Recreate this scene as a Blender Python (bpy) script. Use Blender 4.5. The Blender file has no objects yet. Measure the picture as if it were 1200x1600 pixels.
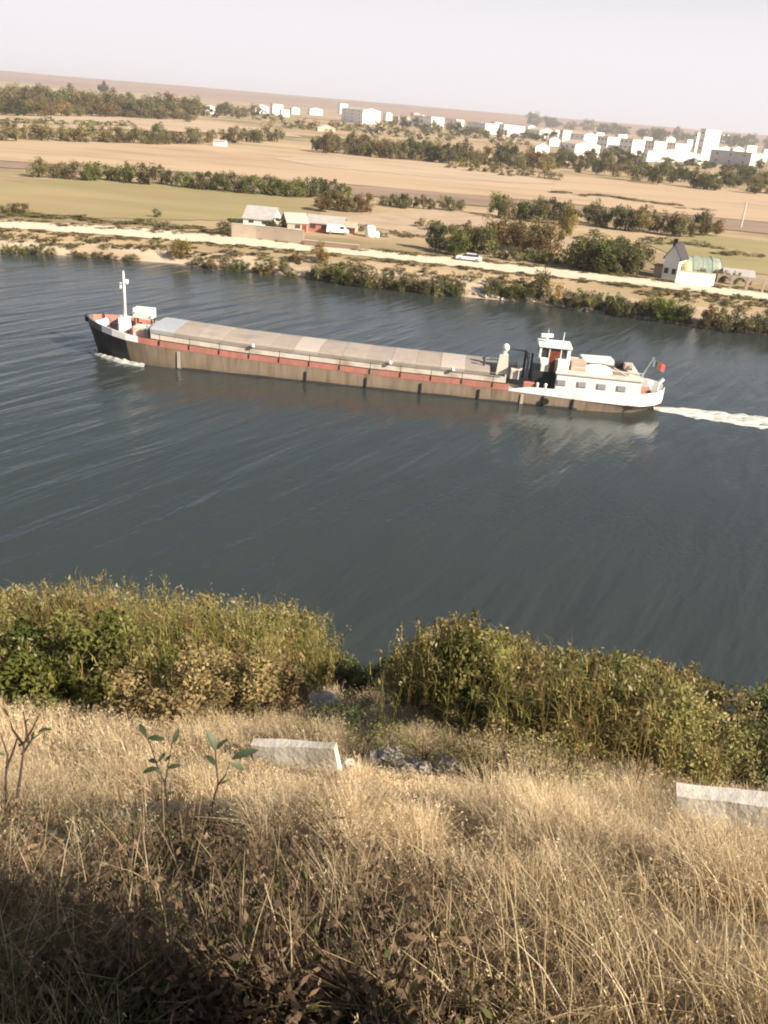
import bpy, math, random
import numpy as np
from mathutils import Vector, Matrix, noise
random.seed(7); rng = np.random.default_rng(7)
SC = bpy.context.scene
COL = SC.collection
R_ = math.radians
# ------------------------------------------------------------------ camera
H = 28.0; FPX = 1378.0; PITCH = R_(24.28); ROLL = R_(4.86)
Xv = np.array([1, 0, 0.]); Fv = np.array([0, math.cos(PITCH), -math.sin(PITCH)]); Uv = np.array([0, math.sin(PITCH), math.cos(PITCH)])
CR = Xv*math.cos(ROLL) + Uv*math.sin(ROLL); CU = Uv*math.cos(ROLL) - Xv*math.sin(ROLL)
cam = bpy.data.cameras.new('camera'); cam_o = bpy.data.objects.new('camera', cam); COL.objects.link(cam_o)
cam.sensor_fit = 'VERTICAL'; cam.sensor_height = 36; cam.sensor_width = 27; cam.lens = FPX/1600*36
cam.clip_start = 0.05; cam.clip_end = 30000
cam_o.matrix_world = Matrix(((CR[0], CU[0], -Fv[0], 0), (CR[1], CU[1], -Fv[1], 0), (CR[2], CU[2], -Fv[2], H), (0, 0, 0, 1)))
SC.camera = cam_o
# ------------------------------------------------------------------ light
SUN_EL = R_(32); SUN_A = R_(30)          # sun to the right, a little behind the camera
sdir = Vector((math.cos(SUN_EL)*math.cos(SUN_A), -math.cos(SUN_EL)*math.sin(SUN_A), math.sin(SUN_EL)))
sun = bpy.data.lights.new('sun', 'SUN'); sun.energy = 5.0; sun.angle = R_(0.6); sun.color = (1.0, 0.89, 0.73)
sun_o = bpy.data.objects.new('sun', sun); COL.objects.link(sun_o)
sun_o.rotation_euler = sdir.to_track_quat('Z', 'Y').to_euler(); sun_o.location = (40, -30, 120)
w = bpy.data.worlds.new('World'); SC.world = w; w.use_nodes = True
nt = w.node_tree; nt.nodes.clear()
sky = nt.nodes.new('ShaderNodeTexSky'); sky.sky_type = 'NISHITA'; sky.sun_disc = False
sky.sun_elevation = SUN_EL; sky.sun_rotation = math.atan2(sdir.x, sdir.y)
sky.altitude = 0; sky.air_density = 1.0; sky.dust_density = 1.5; sky.ozone_density = 1.0
# pale veil of haze low in the sky
tcw = nt.nodes.new('ShaderNodeTexCoord'); sx = nt.nodes.new('ShaderNodeSeparateXYZ'); nt.links.new(tcw.outputs['Generated'], sx.inputs[0])
mrw = nt.nodes.new('ShaderNodeMapRange'); mrw.interpolation_type = 'SMOOTHSTEP'; mrw.inputs[1].default_value = .06; mrw.inputs[2].default_value = .30; mrw.inputs[3].default_value = .97; mrw.inputs[4].default_value = .06; nt.links.new(sx.outputs[2], mrw.inputs[0])
mxw = nt.nodes.new('ShaderNodeMix'); mxw.data_type = 'RGBA'; nt.links.new(mrw.outputs[0], mxw.inputs[0]); nt.links.new(sky.outputs[0], mxw.inputs[6]); mxw.inputs[7].default_value = (9.3, 8.9, 9.35, 1)
bg = nt.nodes.new('ShaderNodeBackground'); bg.inputs[1].default_value = 0.05
wo = nt.nodes.new('ShaderNodeOutputWorld')
nt.links.new(mxw.outputs[2], bg.inputs[0]); nt.links.new(bg.outputs[0], wo.inputs[0])
vs = SC.view_settings; vs.view_transform = 'Standard'; vs.look = 'None'; vs.exposure = 1.03; vs.gamma = 1
SHADE = [(3.2, -1.0, 6.0, 2.5), (4.2, -2.8, 6.6, 2.6), (2.0, -2.6, 5.0, 2.6)]
HAZE = 1.3e-4
SC.cycles.filter_width = 2.0
SC.cycles.max_bounces = 6; SC.cycles.diffuse_bounces = 3; SC.cycles.transparent_max_bounces = 8
# ------------------------------------------------------------------ pixel -> world
def ray(px, py): return Fv + CR*(px-600)/FPX - CU*(py-800)/FPX
def at(px, py, z=0.0):
    d = ray(px, py); t = (z-H)/d[2]; return np.array([0, 0, H]) + d*t
def depth(p): return float((np.asarray(p) - [0, 0, H]) @ Fv)
def proj(p):
    q = np.asarray(p, float)-[0, 0, H]; w_ = q@Fv; return 600+FPX*(q@CR)/w_, 800-FPX*(q@CU)/w_
SHORE = [at(px, py, 0) for px, py in [(0, 393), (130, 401), (280, 412), (345, 421), (480, 433), (560, 447), (690, 460), (830, 473), (900, 483), (1000, 497), (1085, 510), (1200, 523)]]
SX = [-7000, -400] + [p[0] for p in SHORE] + [400, 7000]
SY = [SHORE[0][1]+12, SHORE[0][1]+6] + [p[1] for p in SHORE] + [SHORE[-1][1]-12, SHORE[-1][1]-60]
def shore(x): return float(np.interp(x, SX, SY))
VV = [-12, 0, 3, 7, 12, 20, 60, 120, 1300, 2500, 4000, 6000, 6500, 9500]
VZ = [-3, -0.05, 1.2, 2.5, 3.1, 3.6, 4, 4.3, 11.5, 14, 30, 84, 87, 80]
def zfar(x, y): return float(np.interp(y - shore(x), VV, VZ))
def at_far(px, py):
    d = ray(px, py); o = np.array([0, 0, H]); t = 90.0
    while t < 9000:
        p = o+d*t
        if p[2] < zfar(p[0], p[1]): break
        t *= 1.008
    a, b_ = t/1.008, t
    for _ in range(24):
        m = (a+b_)/2; p = o+d*m
        if p[2] < zfar(p[0], p[1]): b_ = m
        else: a = m
    p = o+d*a; return np.array([p[0], p[1], zfar(p[0], p[1])])
def nwl(x): return 38.2 - 0.055*max(-60, min(60, x))
def znear(x, y):
    k = 26.4/nwl(x)
    if y > 1: z = 26.4 - k*y
    elif y > -2: z = 26.4 - k*(y-(1-y)**2*0.0) if y > 0.6 else 26.4 - k*0.6 - (y-0.6)*0.12
    else: z = 26.4 - k*0.6 + 2.6*0.12
    z += 0.30*noise.noise((x*0.16, y*0.16, 3.1)) + 0.10*noise.noise((x*0.55, y*0.55, 9.7)) if y > 2 else 0
    return z
def at_near(px, py):
    d = ray(px, py); o = np.array([0, 0, H]); t = 0.8
    while t < 120:
        p = o + d*t
        if p[2] <= znear(p[0], p[1]): return np.array([p[0], p[1], znear(p[0], p[1])])
        t += 0.03
    return p
# ------------------------------------------------------------------ object helpers
def part(name, me, parent=None, label=None):
    o = bpy.data.objects.new(name, me); COL.objects.link(o)
    if parent: o.parent = parent
    if label: o['label'] = label
    return o
def tag(o, label=None, cat=None, group=None, kind=None):
    if label: o['label'] = label
    if cat: o['category'] = cat
    if group: o['group'] = group
    if kind: o['kind'] = kind
    return o
def thing(name, label, cat, loc=(0, 0, 0), rz=0.0, group=None):
    o = bpy.data.objects.new(name, None); COL.objects.link(o); o.empty_display_size = 0.3
    o.location = loc; o.rotation_euler = (0, 0, rz)
    return tag(o, label, cat, group)
def dup(root, loc, rz, sc=None, label=None, group=None, cat=None):
    r = root.copy(); COL.objects.link(r); r.location = loc; r.rotation_euler = (0, 0, rz)
    if sc: r.scale = sc
    for ch in root.children:
        c = ch.copy(); COL.objects.link(c); c.parent = r
        for g in ch.children:
            d = g.copy(); COL.objects.link(d); d.parent = c
    return tag(r, label, cat, group)
class MB:
    def __init__(s): s.v = []; s.f = []; s.m = []
    def add(s, vs_, fs, mi=0):
        n = len(s.v); s.v += [tuple(map(float, q)) for q in vs_]; s.f += [tuple(i+n for i in f) for f in fs]; s.m += [mi]*len(fs); return s
    def box(s, c, d, rz=0, mi=0, taper=1.0, tilt=0):
        hx, hy, hz = d[0]/2, d[1]/2, d[2]/2; M = Matrix.Rotation(rz, 3, 'Z') @ Matrix.Rotation(tilt, 3, 'Y')
        vs_ = []
        for z, k in ((-hz, 1), (hz, taper)):
            for x, y in ((-1, -1), (1, -1), (1, 1), (-1, 1)):
                vs_.append(M @ Vector((x*hx*k, y*hy*k, z)) + Vector(c))
        return s.add(vs_, [(3, 2, 1, 0), (4, 5, 6, 7), (0, 1, 5, 4), (1, 2, 6, 5), (2, 3, 7, 6), (3, 0, 4, 7)], mi)
    def tube(s, pts, rad, n=8, mi=0, cap=True):
        pts = [Vector(p) for p in pts]; rad = rad if hasattr(rad, '__len__') else [rad]*len(pts); vs_ = []
        for i, p in enumerate(pts):
            t = (pts[min(i+1, len(pts)-1)] - pts[max(i-1, 0)]).normalized()
            a = t.orthogonal().normalized() if abs(t.z) < .95 else Vector((1, 0, 0)); a = (a - t*a.dot(t)).normalized(); b = t.cross(a)
            for k in range(n):
                an = 2*math.pi*k/n; vs_.append(p + (a*math.cos(an) + b*math.sin(an))*rad[i])
        fs = [(i*n+k, i*n+(k+1) % n, (i+1)*n+(k+1) % n, (i+1)*n+k) for i in range(len(pts)-1) for k in range(n)]
        if cap: fs += [tuple(range(n-1, -1, -1)), tuple((len(pts)-1)*n+k for k in range(n))]
        return s.add(vs_, fs, mi)
    def prism(s, poly, a, b, axis='y', mi=0):
        n = len(poly)
        f = {'y': lambda p, t: (p[0], t, p[1]), 'x': lambda p, t: (t, p[0], p[1]), 'z': lambda p, t: (p[0], p[1], t)}[axis]
        vs_ = [f(p, a) for p in poly] + [f(p, b) for p in poly]
        fs = [tuple(range(n)), tuple(range(2*n-1, n-1, -1))] + [(i, i+n, (i+1) % n+n, (i+1) % n) for i in range(n)]
        return s.add(vs_, fs, mi)
    def grid(s, rows, mi=0, close=False):
        n = len(rows[0]); vs_ = [p for r in rows for p in r]
        fs = [(i*n+j, i*n+(j+1) % n, (i+1)*n+(j+1) % n, (i+1)*n+j) for i in range(len(rows)-1) for j in range(n if close else n-1)]
        return s.add(vs_, fs, mi)
    def ball(s, c, r, mi=0, nu=10, nv=6, jit=0, seed=0):
        r = r if hasattr(r, '__len__') else (r, r, r); rows = []
        for i in range(nv+1):
            th = math.pi*i/nv; row = []
            for k in range(nu):
                ph = 2*math.pi*k/nu; d = Vector((math.sin(th)*math.cos(ph), math.sin(th)*math.sin(ph), math.cos(th)))
                j = 1+jit*noise.noise(d*1.7+Vector((seed*7.3, seed*3.1, 0)))
                row.append((c[0]+d.x*r[0]*j, c[1]+d.y*r[1]*j, c[2]+d.z*r[2]*j))
            rows.append(row)
        return s.grid(rows, mi, True)
    def mesh(s, name, mats, smooth=False):
        me = bpy.data.meshes.new(name); me.from_pydata(s.v, [], s.f)
        for m in (mats if isinstance(mats, (list, tuple)) else [mats]): me.materials.append(m)
        me.polygons.foreach_set('material_index', s.m)
        import bmesh
        b = bmesh.new(); b.from_mesh(me); bmesh.ops.remove_doubles(b, verts=b.verts, dist=1e-5); bmesh.ops.recalc_face_normals(b, faces=b.faces); b.to_mesh(me); b.free()
        if smooth: me.polygons.foreach_set('use_smooth', [True]*len(me.polygons))
        me.update(); return me
    def build(s, name, mats, parent=None, smooth=False, label=None, bevel=0):
        o = part(name, s.mesh(name, mats, smooth), parent, label)
        if bevel:
            b = o.modifiers.new('bevel', 'BEVEL'); b.width = bevel; b.segments = 2; b.limit_method = 'ANGLE'
        return o
# ------------------------------------------------------------------ materials
def mat(name, col, rough=0.8, var=0.18, scale=3.0, col2=None, spec=0.3, bump=0.0, metal=0.0, detail=5, stretch=(1, 1, 1), dirt=None, dscale=0.7):
    m = bpy.data.materials.new(name); m.use_nodes = True; t = m.node_tree; t.nodes.clear(); N = t.nodes.new; L = t.links.new
    out = N('ShaderNodeOutputMaterial'); p = N('ShaderNodeBsdfPrincipled'); L(p.outputs[0], out.inputs[0])
    tc = N('ShaderNodeTexCoord'); mp = N('ShaderNodeMapping'); mp.inputs['Scale'].default_value = stretch; L(tc.outputs['Object'], mp.inputs[0])
    nz = N('ShaderNodeTexNoise'); nz.inputs['Scale'].default_value = scale; nz.inputs['Detail'].default_value = detail; nz.inputs['Roughness'].default_value = 0.65; L(mp.outputs[0], nz.inputs[0])
    rp = N('ShaderNodeValToRGB'); rp.color_ramp.elements[0].position = 0.3; rp.color_ramp.elements[1].position = 0.7
    c2 = col2 or tuple(min(1, c*(1+var)) for c in col); c1 = col if col2 else tuple(c*(1-var) for c in col)
    rp.color_ramp.elements[0].color = (*c1, 1); rp.color_ramp.elements[1].color = (*c2, 1); L(nz.outputs[0], rp.inputs[0]); last = rp.outputs[0]
    if dirt:
        n2 = N('ShaderNodeTexNoise'); n2.inputs['Scale'].default_value = dscale; n2.inputs['Detail'].default_value = 6; L(mp.outputs[0], n2.inputs[0])
        r2 = N('ShaderNodeValToRGB'); r2.color_ramp.elements[0].position = 0.5; r2.color_ramp.elements[1].position = 0.72; L(n2.outputs[0], r2.inputs[0])
        mx = N('ShaderNodeMix'); mx.data_type = 'RGBA'; L(r2.outputs[0], mx.inputs[0]); L(last, mx.inputs[6]); mx.inputs[7].default_value = (*dirt, 1); last = mx.outputs[2]
    L(last, p.inputs['Base Color']); p.inputs['Roughness'].default_value = rough; p.inputs['Specular IOR Level'].default_value = spec; p.inputs['Metallic'].default_value = metal
    if bump:
        bp = N('ShaderNodeBump'); bp.inputs['Strength'].default_value = bump; bp.inputs['Distance'].default_value = 0.1; L(nz.outputs[0], bp.inputs['Height']); L(bp.outputs[0], p.inputs['Normal'])
    return m
def leafmat(name, trans=0.3, vmin=0.75, vmax=1.25, hue=0.02):
    m = bpy.data.materials.new(name); m.use_nodes = True; t = m.node_tree; t.nodes.clear(); N = t.nodes.new; L = t.links.new
    out = N('ShaderNodeOutputMaterial'); at_ = N('ShaderNodeAttribute'); at_.attribute_name = 'Col'
    oi = N('ShaderNodeObjectInfo'); hs = N('ShaderNodeHueSaturation')
    mr = N('ShaderNodeMapRange'); mr.inputs[3].default_value = vmin; mr.inputs[4].default_value = vmax; L(oi.outputs['Random'], mr.inputs[0]); L(mr.outputs[0], hs.inputs['Value'])
    mh = N('ShaderNodeMath'); mh.operation = 'MULTIPLY'; mh.inputs[1].default_value = 7.31; L(oi.outputs['Random'], mh.inputs[0])
    fr = N('ShaderNodeMath'); fr.operation = 'FRACT'; L(mh.outputs[0], fr.inputs[0])
    m2 = N('ShaderNodeMapRange'); m2.inputs[3].default_value = 0.5-hue; m2.inputs[4].default_value = 0.5+hue; L(fr.outputs[0], m2.inputs[0]); L(m2.outputs[0], hs.inputs['Hue'])
    L(at_.outputs['Color'], hs.inputs['Color'])
    p = N('ShaderNodeBsdfPrincipled'); p.inputs['Roughness'].default_value = 0.75; p.inputs['Specular IOR Level'].default_value = 0.15; L(hs.outputs[0], p.inputs['Base Color'])
    tr = N('ShaderNodeBsdfTranslucent'); L(hs.outputs[0], tr.inputs[0])
    mx = N('ShaderNodeMixShader'); mx.inputs[0].default_value = trans; L(p.outputs[0], mx.inputs[1]); L(tr.outputs[0], mx.inputs[2]); L(mx.outputs[0], out.inputs[0])
    return m
M = {}
M['leaf'] = leafmat('foliage'); M['grass'] = leafmat('dry_grass', 0.35, 1, 1, 0)
M['bark'] = mat('bark', (.10, .075, .055), .9, .35, 6)
M['brown'] = mat('hull_brown', (.265, .205, .15), .75, .2, 1.5, stretch=(1.5, 1, .22), dirt=(.17, .115, .075), dscale=.8)
M['black'] = mat('hull_black', (.05, .046, .047), .55, .25, 2)
M['red'] = mat('deck_red', (.47, .19, .15), .65, .16, 1.8, stretch=(1, 1, .4), dirt=(.33, .18, .12), dscale=.7)
M['white'] = mat('ship_white', (.86, .855, .84), .45, .03, 1.2, dirt=(.74, .71, .66), dscale=.6)
M['cream'] = mat('cream_paint', (.76, .78, .66), .5, .06, 1.5)
M['deckgrey'] = mat('deck_grey', (.33, .29, .25), .8, .2, 2)
M['coaming'] = mat('coaming_pale', (.64, .59, .51), .65, .12, 1.1, dirt=(.36, .28, .2), dscale=.5)
M['steel'] = mat('grey_steel', (.33, .33, .32), .5, .15, 4)
M['dark'] = mat('dark_steel', (.03, .03, .035), .5, .2, 4)
M['glass'] = mat('window_glass', (.06, .055, .06), .12, .2, 2, spec=.6)
M['wgrey'] = mat('curtained_glass', (.30, .29, .29), .25, .15, 3, spec=.5)
M['wood'] = mat('varnished_wood', (.20, .055, .03), .4, .25, 3)
HC = [(.375, .315, .265), (.36, .30, .25), (.385, .325, .275), (.35, .295, .25)]
M['hatch'] = [mat('hatch_cover_paint', c, .55, .10, 1.3, dirt=tuple(k*.8 for k in c), dscale=.4) for c in HC]
M['hatchblue'] = mat('hatch_cover_bluish', (.36, .375, .40), .35, .08, 1.0)
M['hatchpale'] = mat('hatch_cover_pale', (.47, .405, .345), .5, .08, 1.3)
M['navy'] = mat('navy_paint', (.05, .06, .12), .5, .2, 3)
M['concrete'] = mat('concrete', (.60, .55, .48), .85, .16, 5, bump=.3, dirt=(.44, .39, .31), dscale=1.6)
M['stone'] = mat('pale_stone', (.48, .43, .37), .85, .25, 4, bump=.3)
M['wallw'] = mat('white_plaster', (.82, .80, .76), .8, .05, .3)
M['wallt'] = mat('tan_plaster', (.42, .34, .27), .85, .12, .6)
M['wallg'] = mat('grey_plaster', (.55, .53, .52), .85, .08, .3)
M['rooft'] = mat('tan_roof', (.45, .36, .29), .8, .12, .6)
M['roofg'] = mat('grey_roof', (.40, .375, .35), .75, .12, .8)
M['roofd'] = mat('dark_roof', (.055, .045, .05), .7, .2, 1)
M['roofr'] = mat('red_roof', (.36, .12, .085), .75, .2, 1)
M['film'] = mat('greenhouse_film', (.20, .235, .18), .55, .12, .8, col2=(.31, .36, .30))
M['yellow'] = mat('straw_yellow', (.60, .46, .24), .6, .1, 2)
M['carpaint'] = mat('white_car_paint', (.82, .82, .82), .25, .02, 2, spec=.6)
M['rubber'] = mat('rubber', (.02, .02, .02), .8, .2, 5)
M['foam'] = mat('foam', (.20, .22, .20), .7, .3, 1.5, col2=(.82, .81, .75), stretch=(.45, 1.5, 1))
M['soil'] = mat('hillside_soil', (.115, .08, .05), .95, .3, 1.2, col2=(.26, .19, .12), bump=.5)
M['tanfield'] = mat('stubble_field', (.40, .285, .18), .95, .1, .02, col2=(.49, .36, .24), detail=8, stretch=(.35, 1, 1), dirt=(.33, .23, .14), dscale=.05)
M['palefield'] = mat('pale_stubble', (.42, .315, .21), .95, .1, .03, col2=(.50, .385, .27), detail=8, stretch=(.4, 1, 1), dirt=(.34, .25, .16), dscale=.06)
M['greenfield'] = mat('grass_field', (.22, .20, .085), .95, .1, .06, col2=(.36, .275, .145), detail=8, stretch=(.3, 1, 1), dirt=(.31, .22, .12), dscale=.09)
M['plough'] = mat('ploughed_strip', (.24, .165, .12), .95, .1, .05, col2=(.31, .22, .155), detail=8, stretch=(.3, 1, 1), dirt=(.19, .13, .09), dscale=.08)
M['road'] = mat('dirt_road', (.56, .46, .345), .9, .1, .3, col2=(.66, .56, .43), detail=6)
M['bankdry'] = mat('dry_bank', (.34, .245, .165), .95, .1, .18, col2=(.47, .36, .25), detail=8)
M['sand'] = mat('sandy_bank', (.27, .19, .12), .95, .1, .16, col2=(.52, .42, .31), detail=10, stretch=(.3, 1, 1))
def plain_mat():
    m = bpy.data.materials.new('plain_dry_grass'); m.use_nodes = True; t = m.node_tree; N = t.nodes.new; L = t.links.new
    p = t.nodes['Principled BSDF']; p.inputs['Roughness'].default_value = .95; p.inputs['Specular IOR Level'].default_value = .1
    tc = N('ShaderNodeTexCoord'); mp = N('ShaderNodeMapping'); mp.inputs['Scale'].default_value = (.4, 1, 1); L(tc.outputs['Object'], mp.inputs[0])
    a = N('ShaderNodeTexNoise'); a.inputs['Scale'].default_value = .012; a.inputs['Detail'].default_value = 9; a.inputs['Roughness'].default_value = .7; L(mp.outputs[0], a.inputs[0])
    r = N('ShaderNodeValToRGB'); e = r.color_ramp.elements; e[0].position = .38; e[0].color = (.20, .165, .085, 1); e[1].position = .62; e[1].color = (.48, .36, .235, 1)
    k = e.new(.5); k.color = (.37, .275, .17, 1); L(a.outputs[0], r.inputs[0]); L(r.outputs[0], p.inputs['Base Color'])
    return m
M['plain'] = plain_mat()
M['plateau'] = mat('plateau_fields', (.22, .135, .09), .95, .1, .0016, col2=(.33, .21, .145), detail=9, stretch=(.5, 1, 1))
WAVE_ROT = 29
def water_mat():
    m = bpy.data.materials.new('river_water'); m.use_nodes = True; t = m.node_tree; N = t.nodes.new; L = t.links.new
    p = t.nodes['Principled BSDF']; p.inputs['Base Color'].default_value = (.034, .042, .040, 1); p.inputs['Roughness'].default_value = .15; p.inputs['IOR'].default_value = 1.33
    tc = N('ShaderNodeTexCoord')
    # long swell whose crests run from lower left to upper right
    mp = N('ShaderNodeMapping'); mp.inputs['Rotation'].default_value = (0, 0, R_(WAVE_ROT)); L(tc.outputs['Object'], mp.inputs[0])
    ms = N('ShaderNodeMapping'); ms.inputs['Scale'].default_value = (1, .16, 1); L(mp.outputs[0], ms.inputs[0])
    n1 = N('ShaderNodeTexNoise'); n1.inputs['Scale'].default_value = .40; n1.inputs['Detail'].default_value = 2.5; n1.inputs['Distortion'].default_value = .3; L(ms.outputs[0], n1.inputs[0])
    m2 = N('ShaderNodeMapping'); m2.inputs['Scale'].default_value = (1, .5, 1); m2.inputs['Rotation'].default_value = (0, 0, .35); L(mp.outputs[0], m2.inputs[0])
    n2 = N('ShaderNodeTexNoise'); n2.inputs['Scale'].default_value = 2.6; n2.inputs['Detail'].default_value = 4; L(m2.outputs[0], n2.inputs[0])
    b1 = N('ShaderNodeBump'); b1.inputs['Strength'].default_value = .72; b1.inputs['Distance'].default_value = .42; L(n1.outputs[0], b1.inputs['Height'])
    b2 = N('ShaderNodeBump'); b2.inputs['Strength'].default_value = .36; b2.inputs['Distance'].default_value = .10; L(n2.outputs[0], b2.inputs['Height']); L(b1.outputs[0], b2.inputs['Normal'])
    L(b2.outputs[0], p.inputs['Normal'])
    return m
WAVE_ROT = 29
M['water'] = water_mat()
# ------------------------------------------------------------------ ground, water
def ground():
    vs_ = sorted(set(VV + [-4, 40, 90, 200, 400, 700, 1000, 1600, 2000, 3000, 3500, 4500, 5000, 5500, 5800, 6200]))
    xs = sorted(set(SX + list(np.linspace(-6000, 6000, 120)) + list(np.linspace(-400, 400, 60))))
    rows = []
    for v in vs_:
        row = []
        for x in xs:
            z = float(np.interp(v, VV, VZ)); y = shore(x)+v
            if v >= 4500: z += 4*noise.noise((x*.0011, v*.001, 0)) + 2.0*noise.noise((x*.006, v*.004, 5))
            row.append((x, y, z))
        rows.append(row)
    k = vs_.index(3500); b = MB(); b.grid(rows[:k+1], 0); b.grid(rows[k:], 1); o = b.build('plain', [M['plain'], M['plateau']], smooth=True); tag(o, kind='structure')
ground()
def hillside():
    ys = list(np.linspace(-40, 1, 12)) + list(np.linspace(1.4, 14, 64)) + list(np.linspace(14.5, 46, 50))
    xs = sorted(set(list(np.linspace(-160, 160, 41)) + list(np.linspace(-24, 24, 121))))
    b = MB(); b.grid([[(x, y, znear(x, y)) for x in xs] for y in ys]); o = b.build('hillside', M['soil'], smooth=True); tag(o, kind='structure')
hillside()
b = MB(); b.grid([[(x, y, 0) for x in (-7000, -600, -100, 0, 100, 600, 7000)] for y in (20, 60, 110, 160, 190, 260)])
tag(b.build('water', M['water']), kind='structure')
def sheet(name, up, lo, m, eps=.05, nx=60, ny=6, jit=1.2, seed=0):
    x0 = max(up[0][0], lo[0][0]); x1 = min(up[-1][0], lo[-1][0]); rows = []
    for j in range(ny+1):
        k = j/ny; row = []
        for i in range(nx+1):
            px = x0+(x1-x0)*i/nx; ju = jit*noise.noise((px*.06, seed*5.1, 0)); jl = jit*noise.noise((px*.06, seed*5.1+40, 0))
            a = np.interp(px, *zip(*up))+ju; c = np.interp(px, *zip(*lo))+jl
            p = at_far(px, a*(1-k)+c*k); row.append((p[0], p[1], p[2]+eps*(1+depth(p)/300)))
        rows.append(row)
    b = MB(); b.grid(rows); o = b.build(name, m, smooth=True); tag(o, kind='structure'); return o
W0, W1 = -500, 1700
def ln(*pts):                      # extend a pixel line past both edges of the frame
    pts = list(pts); (ax, ay), (bx, by) = pts[0], pts[1]; (cx, cy), (dx, dy) = pts[-2], pts[-1]
    return [(W0, ay+(W0-ax)*.09)] + pts + [(W1, dy+(W1-dx)*.10)]
sheet('field', ln((0, 221), (130, 223), (360, 227), (480, 235), (700, 258), (840, 272), (1000, 287), (1200, 304)), ln((0, 252), (330, 272), (480, 284), (600, 293), (780, 309), (1000, 330), (1200, 348)), M['tanfield'], .10, seed=1)
sheet('field', [(-300, 168), (0, 182), (150, 183), (330, 190), (400, 200), (470, 214)], [(-300, 184), (0, 200), (150, 203), (330, 208), (400, 212), (470, 215)], M['palefield'], .12, seed=2)
sheet('field', [(430, 248), (500, 243), (700, 258), (800, 272), (870, 288)], [(430, 249), (500, 262), (700, 280), (800, 287), (870, 289)], M['palefield'], .14, seed=3)
sheet('ploughed_strip', ln((0, 252.5), (330, 272.5), (480, 284.5), (600, 293.5), (780, 309.5), (1000, 331), (1200, 349)), ln((0, 262), (330, 283), (480, 300), (600, 309), (780, 325), (1000, 348), (1200, 366)), M['plough'], .10, seed=4)
sheet('field', [(-300, 262), (0, 286), (150, 282), (330, 294), (500, 313)], [(-300, 305), (0, 330), (150, 341), (330, 345), (500, 335)], M['greenfield'], .06, seed=5)
sheet('field', [(1000, 376), (1100, 366), (1200, 378), (1500, 410)], [(1000, 378), (1100, 420), (1200, 430), (1500, 462)], M['greenfield'], .06, seed=6)
sheet('field', [(520, 340), (660, 328), (780, 340), (930, 384)], [(520, 342), (660, 372), (780, 398), (930, 388)], M['bankdry'], .06, seed=7)
sheet('road', ln((0, 344), (200, 356), (400, 372), (600, 393), (800, 414), (1000, 435), (1200, 457)), ln((0, 356), (200, 370), (400, 386), (600, 404), (800, 426), (1000, 447), (1200, 470)), M['road'], .08, nx=240, ny=3, jit=2.6, seed=8)
sheet('sandy_bank', ln((0, 372), (130, 381), (280, 390), (400, 402), (560, 420), (700, 432), (830, 446), (1000, 468), (1200, 494)), ln((0, 395), (130, 403), (280, 414), (345, 423), (480, 435), (560, 449), (690, 462), (830, 475), (900, 485), (1000, 499), (1085, 512), (1200, 525)), M['sand'], .06, nx=120, ny=8, seed=9)
# ------------------------------------------------------------------ foliage helpers (numpy)
def raw_mesh(name, verts, quads, cols, m):
    me = bpy.data.meshes.new(name); nv = len(verts); nf = len(quads)
    me.vertices.add(nv); me.vertices.foreach_set('co', np.asarray(verts, np.float32).ravel())
    me.loops.add(nf*4); me.loops.foreach_set('vertex_index', np.asarray(quads, np.int32).ravel())
    me.polygons.add(nf); me.polygons.foreach_set('loop_start', np.arange(0, nf*4, 4, dtype=np.int32)); me.polygons.foreach_set('loop_total', np.full(nf, 4, np.int32))
    ca = me.color_attributes.new('Col', 'FLOAT_COLOR', 'POINT'); c4 = np.ones((nv, 4), np.float32); c4[:, :3] = cols; ca.data.foreach_set('color', c4.ravel())
    me.materials.append(m); me.update(); me.validate(); return me
def unit(v): return v/np.maximum(1e-9, np.linalg.norm(v, axis=1))[:, None]
def leaves(P, size, cols, g, up=.35, aspect=.55, droop=0.0):
    n = len(P); d = unit(g.normal(size=(n, 3)) + [0, 0, up]); a = g.normal(size=(n, 3)) + [0, 0, -droop]; a = unit(a - d*(a*d).sum(1)[:, None]); b = np.cross(d, a)
    s = (size*g.uniform(.6, 1.3, n))[:, None]
    V = np.stack([P - a*s*.5, P + b*s*aspect*.5 + a*s*.05, P + a*s*.5 + d*s*.08, P - b*s*aspect*.5 + a*s*.05], 1).reshape(-1, 3)
    Q = np.arange(n*4).reshape(-1, 4); return V, Q, np.repeat(cols, 4, 0)
def blades(P, hgt, wid, lean, cols, g, segs=3, tipcol=None, curve=1.0):
    n = len(P); az = g.uniform(0, 2*np.pi, n); fw = np.stack([np.cos(az), np.sin(az), np.zeros(n)], 1); sd = np.stack([-np.sin(az+g.normal(0, .6, n)), np.cos(az), np.zeros(n)], 1)
    V = np.zeros((n, segs+1, 2, 3)); C = np.zeros((n, segs+1, 2, 3))
    for i in range(segs+1):
        t = i/segs; off = lean*hgt*(t**(1+curve)); z = hgt*t*np.sqrt(np.maximum(.15, 1-(lean*t)**2*.6)); wv = wid*(1-t*.85)
        c = P + fw*off[:, None] + np.array([0, 0, 1])*z[:, None]
        V[:, i, 0] = c - sd*wv[:, None]*.5; V[:, i, 1] = c + sd*wv[:, None]*.5
        cc = cols if tipcol is None else cols*(1-t) + tipcol*t
        C[:, i, 0] = cc; C[:, i, 1] = cc
    base = (np.arange(n)*(segs+1)*2)[:, None]; Q = np.concatenate([base + np.array([2*i, 2*i+1, 2*i+3, 2*i+2]) for i in range(segs)], 0)
    tip = V[:, -1].mean(1); return V.reshape(-1, 3), Q, C.reshape(-1, 3), tip
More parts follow.
